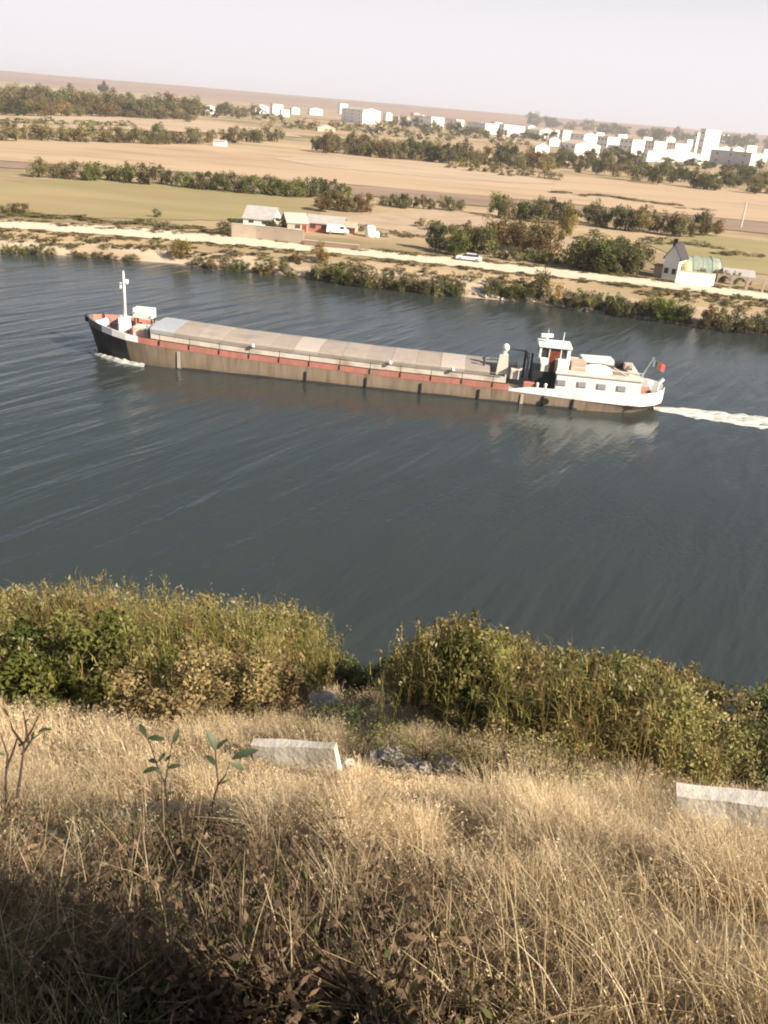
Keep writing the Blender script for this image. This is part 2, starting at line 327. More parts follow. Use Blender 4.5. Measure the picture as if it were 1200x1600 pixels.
def merge(L_):
    V, Q, C, o = [], [], [], 0
    for v, q, c in L_: V.append(v); Q.append(q+o); C.append(c); o += len(v)
    return np.concatenate(V), np.concatenate(Q), np.concatenate(C)
PAL = {
 'olive': [(.19, .165, .075), (.155, .145, .065), (.24, .195, .095), (.135, .13, .06)],
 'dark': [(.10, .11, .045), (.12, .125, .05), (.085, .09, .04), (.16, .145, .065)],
 'n_olive': [(.19, .165, .055), (.15, .14, .045), (.25, .20, .075), (.12, .12, .04)],
 'n_pale': [(.24, .20, .08), (.20, .175, .065), (.31, .245, .11), (.16, .145, .055)],
 'n_brownish': [(.22, .155, .075), (.18, .13, .06), (.28, .20, .10), (.14, .105, .05)],
 'brownish': [(.22, .15, .065), (.18, .13, .055), (.27, .19, .085), (.14, .115, .05)],
 'yellow': [(.34, .25, .06), (.27, .21, .06), (.40, .30, .09), (.20, .18, .055)],
 'green': [(.115, .135, .03), (.145, .165, .04), (.085, .105, .028), (.19, .19, .055)],
 'pale': [(.25, .205, .09), (.20, .18, .075), (.31, .24, .115), (.17, .16, .07)],
}
def crown(seed, rx, rz, cz, nlobe, nleaf, size, pal, flat=.0, up=.35, aspect=.6, spread=.3, droop=0):
    g = np.random.default_rng(seed); pal = np.array(PAL[pal])
    d = unit(g.normal(size=(nlobe, 3))); r = g.uniform(.25, 1, nlobe)**.6; LC = d*r[:, None]; LC[:, 2] *= .95
    LR = g.uniform(.6, 1.25, nlobe)*spread; lc = pal[g.integers(0, len(pal), nlobe)]*g.uniform(.75, 1.25, (nlobe, 1))
    k = g.integers(0, nlobe, nleaf); q = unit(g.normal(size=(nleaf, 3)))*(g.uniform(0, 1, nleaf)**.45)[:, None]*LR[k][:, None]
    P = (LC[k]+q)*[rx, rx, rz] + [0, 0, cz]; ok = P[:, 2] > .02; P, k = P[ok], k[ok]
    return leaves(P, np.full(len(P), size), lc[k]*g.uniform(.75, 1.25, (len(P), 1)), g, up, aspect, droop)
def twigs(seed, h, r0, n, spread):
    g = random.Random(seed); b = MB()
    for i in range(n):
        a = g.uniform(0, 6.28); l = g.uniform(.6, 1)*spread; hh = h*g.uniform(.6, .95)
        b.tube([(0, 0, 0), (l*.35*math.cos(a), l*.35*math.sin(a), hh*.5), (l*math.cos(a), l*math.sin(a), hh)], [r0, r0*.6, r0*.15], 5)
    return b
# unit shrubs (height 1, radius ~.6) and unit trees (height 1) for the far bank
SHR, TRE = {}, {}
for pi, p in enumerate(k_ for k_ in PAL if k_[:2] != 'n_'):
    SHR[p] = [raw_mesh('foliage', *crown(100+pi*10+i, .52, .52, .46, 18, 1300, .075, p, spread=.38), M['leaf']) for i in range(3)]
    TRE[p] = [raw_mesh('crown', *crown(300+pi*10+i, .46, .46, .49, 26, 2300, .065, p, spread=.38), M['leaf']) for i in range(3)]
stem_me = twigs(5, .75, .03, 6, .3).mesh('stems', M['bark'])
tb = MB(); tb.tube([(0, 0, -.03), (.01, 0, .2), (0, .01, .45), (.02, 0, .8)], [.03, .024, .018, .005], 7)
for i in range(7):
    a = i*2.4; z = .28+.06*i; tb.tube([(0, 0, z), (.12*math.cos(a), .12*math.sin(a), z+.10), (.26*math.cos(a), .26*math.sin(a), z+.17)], [.014, .009, .003], 5)
trunk_me = tb.mesh('trunk', M['bark'])
NVEG = 0
def veg(kind, pal, loc, h, wd, label, group, cat=None, name=None):
    global NVEG; NVEG += 1
    g = random.Random(NVEG*13+1); lib = SHR if kind == 'shrub' else TRE; me = g.choice(lib[pal])
    t = thing(name or kind, label, cat or kind, (loc[0], loc[1], loc[2]-.05*h), g.uniform(0, 6.28), group)
    t.scale = (wd, wd, h)
    part('foliage' if kind == 'shrub' else 'crown', me, t); part('stems' if kind == 'shrub' else 'trunk', stem_me if kind == 'shrub' else trunk_me, t)
    return t
STUFF = []
def row(kind, pals, line, n, hpx, label, group, wr=1.0, jit=3, name=None, cat=None):
    g = random.Random(hash(label) % 1000 if False else len(label)*31+n); x0, x1 = line[0][0], line[-1][0]
    for i in range(n):
        px = x0+(x1-x0)*(i+g.uniform(.1, .9))/n; py = np.interp(px, *zip(*line))+g.uniform(-jit, jit)
        p = at_far(px, py); s = depth(p)/FPX; h = g.uniform(*hpx)*s; wd = max(h*.8, (x1-x0)/n*s*1.15)*wr*g.uniform(.85, 1.25)
        if group is None: STUFF.append((g.choice(pals), p, h, wd, g.uniform(0, 6.28)))
        else: veg(kind, g.choice(pals), p, h, wd, label, group, cat, name)
# ------------------------------------------------------------------ far bank vegetation
row('tree', ['olive', 'dark', 'olive', 'brownish'], [(-40, 168), (100, 173), (310, 185)], 34, (27, 40), 'olive tree in the blurred far wood at the left under the plateau', 'trees of the far wood at the left', 1.3, 4)
row('tree', ['olive', 'brownish', 'olive', 'dark'], [(-40, 178), (100, 181), (300, 189)], 26, (18, 30), 'low olive tree along the front edge of the far wood', 'trees along the front of the far wood', 1.5, 3)
row('tree', ['dark', 'olive'], [(310, 182), (400, 184)], 9, (14, 24), 'dark tree beside the low white sheds at the edge of the far wood', 'trees beside the far white sheds', 1.2)
row('shrub', ['olive', 'brownish', 'dark'], [(-30, 193), (70, 195), (210, 197)], 12, (7, 13), 'small dark shrub on the pale field below the far wood', None, 1.3, 1.5)
row('shrub', ['olive', 'brownish', 'pale', 'olive'], [(-40, 217), (120, 220), (250, 224), (440, 222)], 38, (18, 30), 'olive brown shrub in the hedge along the top of the tan field at left', 'shrubs of the hedge above the tan field', 1.2, 3)
p = at_far(249, 223); veg('tree', 'dark', p, 32*depth(p)/FPX, 30*depth(p)/FPX, 'single dark round tree rising from the hedge above the tan field', None)
p = at_far(162, 160); veg('tree', 'dark', p, 34*depth(p)/FPX, 16*depth(p)/FPX, 'lone tall dark tree standing above the far wood against the plateau', None)
row('tree', ['olive', 'olive', 'pale', 'brownish', 'dark'], [(485, 235), (600, 246), (720, 255), (860, 268)], 38, (22, 38), 'olive tree in the wide tree belt below the middle of the town', 'trees of the belt below the town', 1.05, 5)
row('shrub', ['olive', 'pale', 'brownish', 'dark'], [(400, 190), (520, 205), (640, 212), (820, 226)], 24, (9, 20), 'grey green shrub among the left houses of the town', None, 1.2, 6)
row('tree', ['dark', 'olive', 'dark'], [(860, 262), (960, 272), (1080, 288), (1240, 300)], 40, (20, 36), 'dark olive tree in the belt below the right end of the town', 'trees below the right end of the town', 1.1, 8)
row('tree', ['dark', 'olive'], [(820, 198), (920, 206), (1060, 222), (1230, 238)], 20, (14, 24), 'dark tree rising behind the roofs at the right of town', 'trees behind the right roofs', 1.1, 3)
row('shrub', ['dark', 'olive', 'green'], [(95, 279), (200, 285), (330, 297), (540, 312)], 30, (24, 36), 'dark green shrub in the thick hedgerow behind the green field', 'shrubs of the hedgerow behind the green field', 1.25, 2.5)
row('shrub', ['olive', 'brownish'], [(46, 276), (95, 278)], 3, (26, 34), 'brownish shrub at the left end of the hedgerow behind the green field', 'shrubs at the left end of the hedgerow', 1.0, 1)
row('tree', ['olive', 'brownish', 'dark'], [(490, 328), (580, 332)], 7, (24, 34), 'olive tree behind the red walled shed', 'trees behind the red walled shed', 1.0, 4)
row('shrub', ['dark', 'olive'], [(592, 321), (650, 325), (720, 330)], 10, (17, 27), 'dark shrub in the short hedge along the ploughed strip', 'shrubs of the short hedge', 1.1, 1.5)
row('tree', ['dark', 'dark', 'olive', 'green'], [(775, 338), (850, 346), (900, 352)], 9, (30, 43), 'dark green tree in the left half of the tree row under the tan field', 'trees in the left half of the row', 1.0, 3)
row('tree', ['dark', 'olive', 'dark', 'brownish'], [(905, 350), (1000, 362), (1130, 372)], 14, (26, 44), 'dark olive tree in the right half of the tree row under the tan field', 'trees in the right half of the row', 1.05, 4)
p = at_far(884, 368); veg('tree', 'yellow', p, 50*depth(p)/FPX, 28*depth(p)/FPX, 'bright yellow autumn tree in front of the dark tree row', None)
row('tree', ['brownish', 'pale', 'brownish'], [(770, 385), (860, 395)], 7, (40, 56), 'tall brownish tree in the clump behind the white car', 'brownish trees behind the white car', 1.05, 7)
row('tree', ['green', 'olive', 'dark'], [(672, 394), (760, 400)], 7, (28, 50), 'green tree at the left of the clump beside the white car', 'green trees beside the white car', 1.0, 5)
row('shrub', ['yellow'], [(712, 392), (735, 395)], 2, (22, 28), 'yellow green shrub between the green trees by the white car', 'yellow green shrubs by the white car', 1.0, 2)
row('shrub', ['dark', 'olive', 'green'], [(775, 405), (900, 414)], 9, (18, 34), 'low dark shrub under the brownish trees along the dirt road', 'low shrubs along the dirt road', 1.2, 2)
row('tree', ['dark', 'green', 'olive'], [(905, 420), (1005, 425)], 11, (40, 70), 'dark green tree between the dirt road and the white gabled house', 'trees left of the white gabled house', 1.05, 5)
row('shrub', ['brownish', 'pale', 'olive'], [(650, 350), (700, 365), (760, 372)], 6, (10, 22), 'dry brown shrub on the bare ground behind the white tanks', 'dry shrubs on bare ground', 1.2, 4)
row('shrub', ['olive', 'brownish'], [(-30, 331), (45, 333)], 5, (14, 22), 'brown shrub at the left edge beside the green field', 'brown shrubs at the left edge', 1.2, 2)
p = at_far(245, 340); veg('shrub', 'dark', p, 14*depth(p)/FPX, 16*depth(p)/FPX, 'single small dark shrub in the dry grass below the green field', None)
p = at_far(358, 362); veg('shrub', 'dark', p, 26*depth(p)/FPX, 36*depth(p)/FPX, 'dark shrub at the left end of the tan yard wall', None)
p = at_far(431, 358); veg('shrub', 'dark', p, 22*depth(p)/FPX, 36*depth(p)/FPX, 'round dark green bush between the tan yard wall and the houses', None)
row('tree', ['dark', 'olive', 'dark', 'olive'], [(610, 196), (700, 206), (800, 216), (870, 226)], 22, (10, 19), 'dark tree standing between the middle blocks of the town', 'trees between the middle blocks', 1.1, 4)
row('tree', ['dark', 'olive'], [(870, 240), (960, 246), (1090, 262), (1190, 266)], 20, (9, 17), 'dark tree close in front of the right blocks of the town', 'trees close in front of the right blocks', 1.2, 3)
row('shrub', ['pale', 'olive', 'yellow', 'brownish'], [(700, 262), (780, 272), (870, 280)], 10, (10, 22), 'yellowish shrub in front of the tree belt at the edge of the tan field', None, 1.2, 4)
row('shrub', ['brownish', 'pale', 'olive'], [(10, 374), (200, 384), (460, 408)], 26, (3, 7), 'tiny dry tuft on the bank below the left part of the road', None, 1.6, 7)
row('shrub', ['brownish', 'pale', 'olive'], [(0, 336), (200, 348), (360, 362)], 18, (3, 8), 'tiny dry tuft in the brown strip between road and green field', None, 1.8, 4)
row('shrub', ['brownish', 'pale', 'olive', 'dark'], [(1000, 452), (1100, 470), (1230, 486)], 16, (6, 14), 'small shrub on the bank below the right part of the road', None, 1.4, 6)
row('shrub', ['brownish', 'olive'], [(900, 372), (1000, 380), (1180, 400)], 14, (4, 11), 'small dry shrub scattered on the slope behind the gabled house', None, 1.4, 8)
row('shrub', ['brownish', 'pale', 'olive'], [(-20, 357), (400, 387), (800, 427), (1220, 472)], 60, (1.5, 4), 'verge tuft', None, 1.2, 2.2)
row('shrub', ['brownish', 'pale', 'olive'], [(-20, 343), (400, 371), (800, 413), (1220, 458)], 60, (1.5, 4), 'verge tuft', None, 1.2, 2.2)
row('shrub', ['brownish', 'olive'], [(860, 300), (1000, 316), (1120, 331)], 14, (2, 5), 'field tuft', None, 1.6, 2)
row('shrub', ['brownish', 'olive', 'dark'], [(470, 352), (560, 362), (660, 372)], 14, (3, 8), 'yard weeds', None, 1.4, 5)
row('shrub', ['olive', 'pale', 'green'], [(1062, 436), (1100, 436), (1150, 444)], 6, (14, 24), 'olive shrub crowding the greenhouse behind the bright white yard wall', 'shrubs crowding the greenhouse', .9, 2)
# shore
p = at_far(284, 406); veg('tree', 'yellow', p, 36*depth(p)/FPX, 30*depth(p)/FPX, 'small yellowish tree alone on the sandy bank', None)
p = at_far(500, 410); veg('tree', 'yellow', p, 34*depth(p)/FPX, 28*depth(p)/FPX, 'small yellow tree on the bank below the tan yard', None)
p = at_far(842, 468); veg('tree', 'olive', p, 50*depth(p)/FPX, 36*depth(p)/FPX, 'upright olive tree on the bank edge beside the dirt road', None)
p = at_far(862, 474); veg('shrub', 'yellow', p, 36*depth(p)/FPX, 34*depth(p)/FPX, 'ochre yellow shrub at the water edge right of the upright olive tree', None)
row('shrub', ['dark', 'olive', 'green'], [(8, 397), (48, 400), (80, 402)], 6, (16, 26), 'dark shrub at the water edge at the far left of the bank', 'shrubs at the far left water edge', 1.2, 1.5)
row('shrub', ['olive', 'brownish'], [(105, 402), (215, 409)], 5, (9, 16), 'small brownish shrub on the pale sandy shore', 'small shrubs on the sandy shore', 1.0, 2)
row('shrub', ['dark', 'olive', 'brownish', 'pale'], [(300, 416), (350, 423), (420, 429), (460, 432)], 12, (14, 24), 'olive shrub at the water edge below the tan yard wall', 'shrubs below the tan yard wall', 1.2, 2)
p = at_far(463, 412); veg('shrub', 'brownish', p, 18*depth(p)/FPX, 26*depth(p)/FPX, 'brown shrub beside the small yellow tree on the bank', None)
row('shrub', ['dark', 'green', 'olive', 'pale'], [(482, 436), (560, 448), (640, 457), (720, 463)], 24, (20, 36), 'green shrub hanging over the water between the tan yard and the white car', 'shrubs over the water left of the white car', 1.15, 3)
row('shrub', ['dark', 'green', 'olive'], [(765, 464), (835, 471)], 9, (22, 36), 'dark green shrub above the pale shore stones', 'shrubs above the pale shore stones', 1.15, 3)
row('shrub', ['dark', 'dark', 'olive', 'green'], [(885, 480), (960, 491), (1075, 506)], 22, (24, 40), 'dense dark shrub at the water edge below the white gabled house', 'shrubs below the white gabled house', 1.15, 4)
row('shrub', ['olive', 'brownish', 'dark', 'pale'], [(1100, 510), (1160, 518), (1260, 530)], 14, (22, 42), 'brown olive shrub at the water edge at the right border', 'shrubs at the right water edge', 1.15, 5)
row('shrub', ['pale', 'olive', 'brownish'], [(520, 418), (700, 436), (830, 448)], 12, (8, 16), 'small pale shrub on the bank between the dirt road and the water', None, 1.1, 5)
def scrub():
    out = []
    for pal, p, h, wd, a in STUFF:
        me = SHR[pal][0]; n = 4*260; co = np.zeros(len(me.vertices)*3, np.float32); me.vertices.foreach_get('co', co); co = co.reshape(-1, 3); k = rng.permutation(len(co)//4)[:320]
        ix = (k[:, None]*4+np.arange(4)).ravel(); V = co[ix].astype(float); c4 = np.zeros(len(co)*4, np.float32); me.color_attributes['Col'].data.foreach_get('color', c4); C = c4.reshape(-1, 4)[ix, :3]*rng.uniform(.8, 1.2)
        ctr = V.reshape(-1, 4, 3).mean(1).repeat(4, 0); V = ctr+(V-ctr)*1.7
        V = np.stack([(V[:, 0]*math.cos(a)-V[:, 1]*math.sin(a))*wd, (V[:, 0]*math.sin(a)+V[:, 1]*math.cos(a))*wd, V[:, 2]*h-.05*h], 1)+p
        out.append((V, np.arange(len(V)).reshape(-1, 4), C))
    o = part('low_scrub', raw_mesh('low_scrub', *merge(out), M['leaf'])); tag(o, 'low dry scrub and tufts scattered over the far bank and plain', 'scrub', None, 'stuff')
scrub()
# shore stones
def rock(seed, flat=.65):
    b = MB(); b.ball((0, 0, .3), (.5, .45, .5*flat), 0, 9, 6, .8, seed); return b.mesh('stone', M['stone'])
ROCK = [rock(i+1) for i in range(6)]
M['rubble'] = mat('dull_rubble', (.30, .255, .20), .9, .3, 4, bump=.3)
ROCK2 = [r_.copy() for r_ in ROCK]
for r_ in ROCK2: r_.materials[0] = M['rubble']
def stones(pts, label, group, size, near=False, jit=3, name='stone'):
    for i, (px, py) in enumerate(pts):
        g = random.Random(int(px*7+py)); p = at_near(px, py) if near else at_far(px, py)
        o = part(name, (ROCK2 if 'rubble' in label else ROCK)[i % 6]); s = g.uniform(*size); o.location = (p[0], p[1], p[2]-.12*s); o.rotation_euler = (g.uniform(-.2, .2), g.uniform(-.2, .2), g.uniform(0, 6.3)); o.scale = (s*g.uniform(.8, 1.4), s, s*g.uniform(.7, 1.1)); tag(o, label, 'stone', group)
g = random.Random(4)
stones([(g.uniform(745, 838), 0) for _ in range(0)], '', '', (1, 1))
stones([(x, np.interp(x, [740, 830, 900], [464, 474, 484])+g.uniform(-5, 0)) for x in np.linspace(742, 822, 12)], 'pale stone at the water line under the dark green shrubs', 'shore stones under the shrubs', (.7, 1.5))
stones([(826, 468)], 'large white stone at the water line below the upright olive tree', None, (2.4, 2.6))
stones([(x, np.interp(x, [860, 900, 1000], [478, 484, 498])+g.uniform(-4, 1)) for x in np.linspace(868, 945, 14)], 'pale stone at the water line right of the ochre shrub', 'shore stones right of the ochre shrub', (.7, 1.6))
stones([(x, np.interp(x, [960, 1000, 1085], [491, 498, 511])+g.uniform(-3, 1)) for x in np.linspace(965, 1090, 12)], 'pale stone at the water line below the dense dark shrubs', 'shore stones below the dense shrubs', (.6, 1.3))
# ------------------------------------------------------------------ buildings
def gable_house(name, label, cat, px, py, wpx, hpx, dep, roofh, rz, wall, roof, win=2, door=True, group=None, over=.25):
    p = at_far(px, py); s = depth(p)/FPX; W = wpx*s; h = hpx*s
    t = thing(name, label, cat, p, rz, group)
    b = MB(); b.box((0, 0, h/2-.3), (W, dep, h+.6)); b.prism([(-dep/2, h), (dep/2, h), (0, h+roofh)], -W/2+.01, W/2-.01, 'x'); b.build('wall', wall, t)
    r = MB(); th = .12
    for sg in (-1, 1):
        e = dep/2+over; k = roofh/(dep/2); r.prism([(sg*e, h-over*k+.02), (0, h+roofh+.02), (0, h+roofh+.02+th), (sg*e, h-over*k+.02+th)], -W/2-over, W/2+over, 'x')
    ro = r.build('roof', roof, t)
    n = 0
    for i in range(win):
        x = -W/2 + W*(i+.6)/(win+.2)
        wb = MB(); wb.box((0, 0, 0), (min(1.1, W/win*.5), .08, min(1.1, h*.4))); wo_ = wb.build('window', M['glass'], t); wo_.location = (x, -dep/2-.02, h*.6)
    if door:
        db = MB(); db.box((0, 0, 0), (.95, .08, min(2, h*.8))); do = db.build('door', M['wood'], t); do.location = (W*.42-.4, -dep/2-.025, min(2, h*.8)/2)
    return t
YR = -R_(5)
# left yard
gable_house('house', 'house with broad pale grey roof behind the tan yard wall', 'house', 410, 350, 46, 10, 8, 2.2, YR, M['wallw'], M['roofg'], 2)
gable_house('house', 'small house with pale cream gable roof right of the round bush', 'house', 460, 359, 32, 13, 6, 1.6, YR+R_(25), M['wallt'], M['hatchpale'], 1)
gable_house('shed', 'long low shed with dark red walls and pale roof beside the parked van', 'shed', 510, 361, 56, 13, 6, 1.3, YR, M['red'], M['roofg'], 3)
gable_house('shed', 'small tan outbuilding at the right end of the red walled shed', 'shed', 548, 363, 18, 9, 4, .8, YR, M['wallt'], M['rooft'], 1)
def yard_wall(name, label, pts, hpx, m, th=.25, piers=0):
    P = [at_far(*q) for q in pts]; t = thing(name, label, 'wall', P[0]); b = MB(); pb = []
    for a, c in zip(P[:-1], P[1:]):
        h = hpx*depth(a)/FPX; d = np.array(c)-np.array(a); L = math.hypot(d[0], d[1]); an = math.atan2(d[1], d[0]); mid = (np.array(a)+c)/2-P[0]
        b.box((mid[0], mid[1], mid[2]+h/2-.2), (L+.02, th, h+.4), an)
    b.build('wall_panel', m, t)
    cp = MB()
    for a, c in zip(P[:-1], P[1:]):
        h = hpx*depth(a)/FPX; d = np.array(c)-np.array(a); L = math.hypot(d[0], d[1]); an = math.atan2(d[1], d[0]); mid = (np.array(a)+c)/2-P[0]
        cp.box((mid[0], mid[1], mid[2]+h+.045), (L+.1, th+.12, .09), an)
    cp.build('coping', M['concrete'], t)
    return t
yard_wall('yard_wall', 'long tan plastered yard wall beside the dirt road in front of the houses', [(362, 371), (400, 374), (474, 383)], 21, M['wallt'])
yard_wall('yard_wall', 'low brown wall continuing right of the tan yard wall along the road', [(476, 384), (560, 391)], 8, M['plough'])
def car(name, label, px, py, rz, Lc=4.6, van=False):
    p = at_far(px, py); t = thing(name, label, 'van' if van else 'car', p, rz); hL = Lc/2; wd = 1.75
    if van: prof = [(-hL, .4), (hL, .4), (hL, 1.0), (hL-.5, 1.15), (hL-1.1, 1.9), (-hL+.1, 1.95), (-hL, 1.0)]
    else: prof = [(-hL, .35), (hL, .35), (hL+.02, .65), (hL-.1, .85), (hL-1.1, .95), (-hL+.75, .98), (-hL+.05, .95), (-hL-.02, .65)]
    b = MB(); b.prism(prof, -wd/2, wd/2, 'y'); b.build('body', M['carpaint'], t, bevel=.08)
    if not van:
        c = MB(); rows = []
        for z, x0, x1, yy in ((.94, -hL+.6, hL-1.15, .84), (1.40, -hL+1.15, hL-1.95, .68)): rows.append([(x0, -yy, z), (x1, -yy, z), (x1, yy, z), (x0, yy, z)])
        c.grid(rows, 0, True); c.build('cabin_glass', M['glass'], t)
        r = MB(); r.box((-.4+.0, 0, 1.43), (Lc-3.1+.1, 1.42, .07)); r.build('roof', M['carpaint'], t, bevel=.03)
    else:
        c = MB(); c.box((hL-1.5, 0, 1.45), (.9, wd+.04, .5)); c.build('side_window', M['glass'], t)
    for sx in (-1, 1):
        for sy in (-1, 1):
            wv = MB(); wv.tube([(0, -.1, 0), (0, .1, 0)], .32, 14); wh = wv.build('wheel', M['rubber'], t); wh.location = (sx*(hL-.85), sy*(wd/2-.07), .32)
            rv = MB(); rv.tube([(0, -.02, 0), (0, .02, 0)], .19, 10); ri = rv.build('rim', M['steel'], wh); ri.location = (0, sy*.1, 0)
    for sy in (-1, 1):
        hb = MB(); hb.box((0, 0, 0), (.06, .3, .14)); hl = hb.build('headlight', M['wgrey'], t); hl.location = (hL+.01, sy*.6, .72)
        tb_ = MB(); tb_.box((0, 0, 0), (.06, .28, .14)); tl = tb_.build('tail_light', M['red'], t); tl.location = (-hL-.01, sy*.6, .75)
    return t
car('car', 'white saloon car parked beside the dirt road in front of the trees', 732, 408, YR+R_(176), 4.9)
car('van', 'white van parked in front of the red walled shed', 527, 366, YR+R_(12), 4.8, True)
def tank(px, py, r, h, label):
    p = at_far(px, py); t = thing('tank', label, 'tank', p); b = MB()
    b.tube([(0, 0, 0), (0, 0, .1*h), (0, 0, .9*h), (0, 0, h*1.02)], [r*.95, r, r, r*.5], 16); b.build('vessel', M['white'], t, True)
    c = MB(); c.tube([(0, 0, h), (0, 0, h+.18)], .22, 12); c.build('lid', M['steel'], t)
tank(578, 370, 1.1, 2.3, 'larger upright white tank on the bare ground right of the shed')
tank(588, 371, .6, 1.2, 'smaller white tank touching the larger tank on the bare ground')
p = at_far(344, 229); hs_ = thing('shed', 'tiny white shed alone on the tan field edge under the hedge', 'shed', p, YR); b = MB(); b.box((0, 0, 1.3), (6.2, 4, 2.6)); b.build('wall', M['wallw'], hs_); b = MB(); b.prism([(-2.3, 2.6), (2.3, 2.6), (0, 3.3)], -3.3, 3.3, 'x'); b.build('roof', M['hatchpale'], hs_)
# right yard: white gabled house, white wall, green tunnel, arched fence
def right_yard():
    p = at_far(1044, 437); s = depth(p)/FPX; t = thing('house', 'narrow white gabled house with dark chimney beside the dirt road', 'house', p, YR-R_(26))
    w_, d_, h_, r_ = 2.8, 5.0, 4.1, 2.2
    b = MB(); b.prism([(-w_/2, -.5), (w_/2, -.5), (w_/2, h_), (0, h_+r_), (-w_/2, h_)], 0, d_, 'y'); b.build('wall', M['wallw'], t)
    r = MB()
    for sg in (-1, 1): r.prism([(sg*(w_/2+.35), h_-.5), (0, h_+r_+.02), (0, h_+r_+.17), (sg*(w_/2+.35), h_-.35)], -.25, d_+.2, 'y')
    ro = r.build('roof', M['roofd'], t); c = MB(); c.box((-.3, 1.2, h_+r_+.35), (.7, .7, 1.3)); c.build('chimney', M['dark'], ro)
    for x, z in ((-.7, 1.6), (.75, 1.6)):
        f = MB(); f.box((0, 0, 0), (.75, .07, 1.0)); fo = f.build('window', M['glass'], t); fo.location = (x, -.03, z)
    pr = MB(); pr.box((-w_/2-1.0, 1.5, 2.2), (2.0, 3, .15)); pr.box((-w_/2-1.0, 2, 1.0), (1.8, 2, 2.2), mi=1); pr.build('porch', [M['roofr'], M['wallt']], t)
    yard_wall('yard_wall', 'bright white yard wall beside the dirt road right of the gabled house', [(1054, 443), (1114, 449)], 20, M['wallw'])
    p = at_far(1090, 430); t = thing('greenhouse', 'blue green plastic greenhouse behind the bright white yard wall', 'greenhouse', p, YR+R_(4)); W = 60*s; b = MB(); rows = []
    for i in range(9):
        x = -W/2+W*i/8; k = 1-.10*math.sin(i*2.1)**2; rows.append([(x, -3*math.cos(a), 3.7*k*math.sin(a)) for a in np.linspace(0, math.pi, 13)])
    b.grid(rows); b.add(rows[0], [tuple(range(13))]); b.add(rows[-1], [tuple(range(13))]); b.build('film_cover', M['film'], t, True)
    for i in range(0, 9, 2):
        hb = MB(); hb.tube([(q[0], q[1]*1.01, q[2]*1.01) for q in rows[i]], .05, 5); hb.build('hoop', M['steel'], t)
    gable_house('shed', 'low grey roofed shed behind the arched beige fence', 'shed', 1150, 440, 44, 10, 5, 1.0, YR-R_(4), M['wallt'], M['roofg'], 2)
    p = at_far(1071, 440); t = thing('hay_pile', 'small yellow straw heap showing above the bright white yard wall', 'straw heap', (p[0], p[1]+1.5, p[2])); b = MB(); b.ball((0, 0, 1.4), (1.1, .9, 1.9), 0, 12, 7, .4, 3); b.build('straw', M['yellow'], t, True)
    p = at_far(1065, 434); t = thing('drum', 'white drum on a dark post beside the gabled house', 'drum', (p[0], p[1]+2, p[2])); b = MB(); b.tube([(0, 0, 3.2), (0, 0, 3.4), (0, 0, 4.3), (0, 0, 4.45)], [.45, .5, .5, .3], 12); b.build('vessel', M['white'], t, True); b = MB(); b.tube([(0, 0, 0), (0, 0, 3.2)], .12, 6); b.build('post', M['dark'], t)
    # arched fence
    P = [at_far(*q) for q in [(1117, 449), (1140, 452), (1165, 455), (1190, 458), (1215, 461), (1240, 464)]]; t = thing('arched_fence', 'beige masonry fence with wide arched openings at the right end of the road', 'fence', P[0])
    for i, (a, c) in enumerate(zip(P[:-1], P[1:])):
        d = np.array(c)-a; L = math.hypot(d[0], d[1]); an = math.atan2(d[1], d[0]); hh = 2.5; b = MB(); r_in = L/2-.22
        top = [(-L/2, hh), (L/2, hh)]; arc = [(r_in*math.cos(k), 1.0+(hh-1.25)*math.sin(k)) for k in np.linspace(0, math.pi, 13)]
        for (x0, z0), (x1, z1) in zip(arc[:-1], arc[1:]): b.prism([(x0, z0), (x0, hh), (x1, hh), (x1, z1)], -.12, .12, 'y')
        b.box((-L/2+.11, 0, hh/2-.2), (.22, .3, hh+.4)); b.box((L/2-.11, 0, hh/2-.2), (.22, .3, hh+.4))
        o = b.build('arch_bay', M['wallt'], t); m_ = (np.array(a)+c)/2-P[0]; o.location = m_; o.rotation_euler = (0, 0, an)
    p = at_far(1157, 356); t = thing('utility_pole', 'thin pale concrete utility pole beside the field at the right', 'pole', p); hh = 40*depth(p)/FPX; b = MB(); b.tube([(0, 0, -.5), (0, 0, hh)], [.32, .2], 8); b.build('pole', M['concrete'], t); b = MB(); b.box((0, 0, hh-.5), (2.2, .12, .12)); b.build('crossarm', M['steel'], t)
right_yard()
